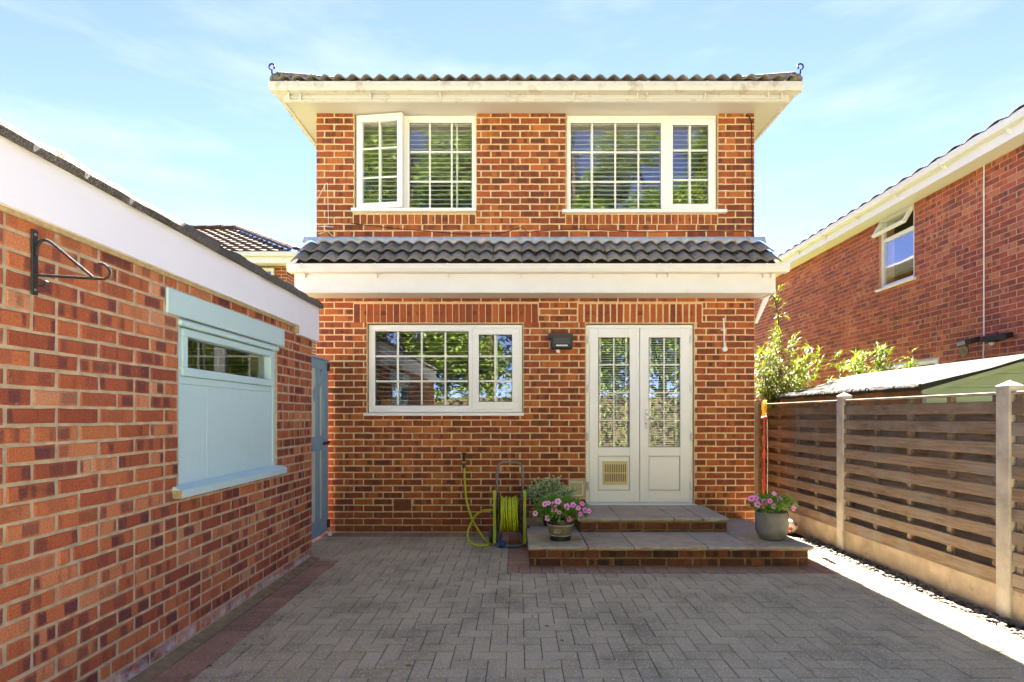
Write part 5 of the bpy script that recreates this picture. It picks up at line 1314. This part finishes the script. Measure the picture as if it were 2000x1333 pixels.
# variegated shrub behind it
VX_, VY_ = gx(1076, 5.72), 5.72; zv = slope_z(VY_)
vp = thing('variegated_shrub', 'bushy cream edged variegated shrub behind the petunia pot', 'shrub', (VX_, VY_, zv))
m = MB(); m.lathe([(.001, 0.002), (.075, .002), (.10, .15), (.103, .155), (.095, .155), (.09, .13), (.001, .13)], (VX_, VY_, zv), 24); m.build('pot', 'black', vp)
mb = MB(); st = MB()
for k in range(130):
    a_ = random.uniform(0, 6.28); sp = random.uniform(.05, .31); h_ = random.uniform(.20, .34) + (.07 if random.random() < .2 else 0); tip = Vector((VX_ + math.cos(a_) * sp, VY_ + math.sin(a_) * sp * .75, zv + .13 + h_ * (1.15 - sp * 1.6)))
    b0 = Vector((VX_, VY_, zv + .13)); mid = (b0 + tip) / 2 + Vector((0, 0, .06)); cv = smooth([b0, mid, tip], 5); st.tube(cv, .0025, 4)
    for q in cv[3:]:
        for _ in range(4):
            p_ = q + rand_dir() * .025; leaf(mb, p_, rand_dir(-.3) + (tip - mid).normalized() * .4, Vector((0, 0, 1)), random.uniform(.030, .048), random.uniform(.018, .027), .2)
st.build('stems', 'bark', vp); stuff(mb.build('foliage', 'varleaf', vp, fixn=False))
# right pot
PYR = 5.03; PXR = gx(1507, PYR); zsr = slope_z(PYR)
pr_ = thing('petunia_pot', 'pink petunias in a plain round grey stone pot by the fence', 'potted plant', (PXR, PYR, zsr))
m = MB(); m.lathe([(.001, .001), (.095, .001), (.112, .012), (.136, .062), (.144, .085), (.147, .17), (.144, .262), (.138, .266), (.132, .262), (.130, .235), (.001, .235)], (PXR, PYR, zsr), 40); m.build('pot', 'potgrey', pr_, smooth=True)
pf = [(1464, 973), (1479, 974), (1480, 986), (1497, 983), (1507, 963), (1524, 976), (1545, 992), (1508, 988), (1494, 980), (1551, 990), (1500, 978)]
petunia(pr_, (PXR + .005, PYR, zsr + .315), .215, .18, .105, 800, [((gx(a, PYR - .1), PYR - .1 + random.uniform(-.05, .03), gz(b, PYR - .1)), random.uniform(.6, .95)) for a, b in pf])
# ball
BX_, BY_, BR = 3.125, 6.08, .079
ball = thing('ball', 'small white football with red patches on the paving by the fence', 'ball', (BX_, BY_, 0))
m = MB(); m.lathe([(BR * math.sin(math.pi * k / 14) + 1e-6, -BR * math.cos(math.pi * k / 14)) for k in range(15)], (BX_, BY_, BR), 24); m.build('skin', 'ballw', ball, smooth=True)
ph_ = (1 + 5 ** .5) / 2; dirs = [Vector(v).normalized() for v in ((0, 1, ph_), (0, -1, ph_), (0, 1, -ph_), (0, -1, -ph_), (1, ph_, 0), (-1, ph_, 0), (1, -ph_, 0), (-1, -ph_, 0), (ph_, 0, 1), (-ph_, 0, 1), (ph_, 0, -1), (-ph_, 0, -1))]
rotb = Euler((.5, .3, .2)).to_matrix()
for v in dirs:
    v = rotb @ v; s_ = v.orthogonal().normalized(); t2 = v.cross(s_); m = MB()
    ringp = []
    cpt = Vector((BX_, BY_, BR)) + v * (BR + .0012)
    for k in range(5): a_ = 2 * math.pi * k / 5; ringp.append(Vector((BX_, BY_, BR)) + (v + (s_ * math.cos(a_) + t2 * math.sin(a_)) * .36).normalized() * (BR + .0012))
    i = 0; m.v = [tuple(cpt)] + [tuple(p) for p in ringp]; m.f = [(0, 1 + k, 1 + (k + 1) % 5) for k in range(5)]; m.build('patch', 'ballr', ball)
# swingball pole
SX_, SY_ = gx(1493, 6.42), 6.42
sb_ = thing('tether_pole', 'orange red tether tennis pole with yellow coil top by the fence', 'pole', (SX_, SY_, 0))
m = MB(); m.tube([(SX_ - .012, SY_, 0.0), (SX_, SY_, 1.32)], [.013, .011], 8); m.build('pole', 'red', sb_)
for z in (.52, .86, 1.06):
    m = MB(); m.tube([(SX_ - .004, SY_, z - .03), (SX_ - .004, SY_, z + .03)], .017, 8); m.build('joint', 'red', sb_)
m = MB(); m.lathe([(.02, 0), (.036, .006), (.036, .022), (.02, .03)], (SX_, SY_, 1.305), 14); m.build('collar', 'red', sb_)
m = MB(); m.tube([(SX_ + .026 * math.cos(k * .62), SY_ + .026 * math.sin(k * .62), 1.335 + k * .0019) for k in range(102)], .006, 5); m.tube([(SX_, SY_, 1.31), (SX_, SY_, 1.53)], .009, 6); m.build('coil', 'springy', sb_)
m = MB(); m.tube([(SX_ + .03, SY_ - .005, 1.30), (SX_ + .035, SY_ - .01, .9), (SX_ + .03, SY_ - .01, .45), (SX_ + .03, SY_ - .01, .15)], .004, 5); m.build('cord', 'white', sb_)

# bamboo
def bamboo(label, c, canes, hmax, spread, lean, lo=.62):
    t_ = thing('bamboo', label, 'bamboo', (c[0], c[1], 0)); cn = MB(); lf = MB()
    for k in range(canes):
        a_ = random.uniform(0, 6.28); r0 = random.uniform(0, .16); b0 = Vector((c[0] + r0 * math.cos(a_), c[1] + r0 * math.sin(a_), 0)); h_ = hmax * ((random.uniform(lo, lo + .24) if k % 3 else random.uniform(lo - .12, lo)) if k else 1.0); sp = spread * random.uniform(.3, 1.0) * (1 if k else .25)
        tip = b0 + Vector((math.cos(a_) * sp + lean, math.sin(a_) * sp, h_)); mid = b0 + Vector((math.cos(a_) * sp * .25 + lean * .3, math.sin(a_) * sp * .25, h_ * .55)); cv = smooth([b0, mid, tip], 12)
        cn.tube(cv, [.008 - .006 * i / (len(cv) - 1) for i in range(len(cv))], 5)
        for i, q in enumerate(cv):
            if q.z < 1.2: continue
            dens = 2 if i > len(cv) - 8 else 3
            for _ in range(dens):
                br = rand_dir(-.1); L_ = random.uniform(.06, .26) * (1 - .55 * q.z / hmax); e = q + br * L_; cn.tube([q, e], .0018, 3)
                for _ in range(7):
                    p_ = e - br * random.uniform(0, L_ * .8); d_ = br * .8 + rand_dir() * .6; leaf(lf, p_, d_, Vector((0, 0, 1)), random.uniform(.08, .15), random.uniform(.011, .017), .2, .25)
    cn.build('canes', 'cane', t_, fixn=False); stuff(lf.build('foliage', 'bamboo', t_, fixn=False))
bamboo('tall sunlit yellow green bamboo between the brick house and the shed', (gx(1538, 7.85), 7.85), 46, 3.15, .34, -.06, .56)
bamboo('low arching bamboo clump showing over the shed roof', (gx(1685, 7.62), 7.62), 30, 2.20, .45, .10, .82)

# ================================================================== GARDEN BEHIND THE CAMERA (seen in the window panes)
def tree(label, x_, y_, h_, cr, seed, n=26000):
    rd = random.Random(seed); t_ = thing('tree', label, 'tree', (x_, y_, 0), 'garden trees'); tr = MB(); lf = MB()
    top = Vector((x_ + rd.uniform(-.5, .5), y_ + rd.uniform(-.4, .4), h_ * .8)); tr.tube(smooth([(x_, y_, -.1), (x_ + .1, y_, h_ * .35), tuple(top)], 5), [.22 - .18 * k / 10 for k in range(11)], 8)
    lobes = []
    for k in range(24):
        a_ = rd.uniform(0, 6.28); z = h_ * rd.uniform(.2, .97); r_ = cr * rd.uniform(.25, .85) * (1.15 - abs(z / h_ - .55)); c_ = Vector((x_ + r_ * math.cos(a_), y_ + r_ * math.sin(a_), z)); lobes.append((c_, cr * rd.uniform(.28, .48)))
        tr.tube([(x_, y_, z * .7), tuple((Vector((x_, y_, z * .7)) + c_) / 2 + Vector((0, 0, .2))), tuple(c_)], [.07, .05, .02], 5)
    for k in range(n):
        c_, r_ = rd.choice(lobes); v = Vector((rd.gauss(0, 1), rd.gauss(0, 1), rd.gauss(0, 1))).normalized() * r_ * rd.uniform(.55, 1.05)
        p_ = c_ + Vector((v.x, v.y, v.z * .85)); leaf(lf, p_, Vector((rd.uniform(-1, 1), rd.uniform(-1, 1), rd.uniform(-.8, .5))), Vector((0, 0, 1)), rd.uniform(.14, .27), rd.uniform(.10, .18))
    tr.build('trunk', 'bark', t_, fixn=False); stuff(lf.build('crown', 'leaf', t_, fixn=False))
k = 0
for (x_, y_, h_, cr) in ((-8.5, -8.5, 15.0, 3.4), (-4.6, -9.6, 15.4, 3.1), (-1.2, -8.4, 13.6, 3.0), (2.3, -9.4, 14.8, 3.0), (5.6, -8.6, 13.2, 3.2), (9.6, -9.6, 14.5, 3.4)):
    k += 1; tree('tall leafy tree at the end of the garden, mirrored in the windows', x_, y_, h_, cr, 40 + k)

hd = thing('hedge', 'clipped green hedge along the end of the garden', 'hedge', (0, -6.2, 0)); lf = MB(); rd = random.Random(9)
bx('branches', 'bark', hd, -9, 11, -6.3, -6.1, -.1, 2.0)
for q in range(9000):
    leaf(lf, Vector((rd.uniform(-9.2, 11.2), -6.2 + rd.choice((-1, 1)) * rd.uniform(.2, .5), rd.uniform(0, 2.4) + .15 * math.sin(q))), Vector((rd.uniform(-1, 1), rd.uniform(-1, 1), rd.uniform(-.5, .8))), Vector((0, 0, 1)), rd.uniform(.12, .2), rd.uniform(.08, .12))
stuff(lf.build('foliage', 'leaf', hd, fixn=False))
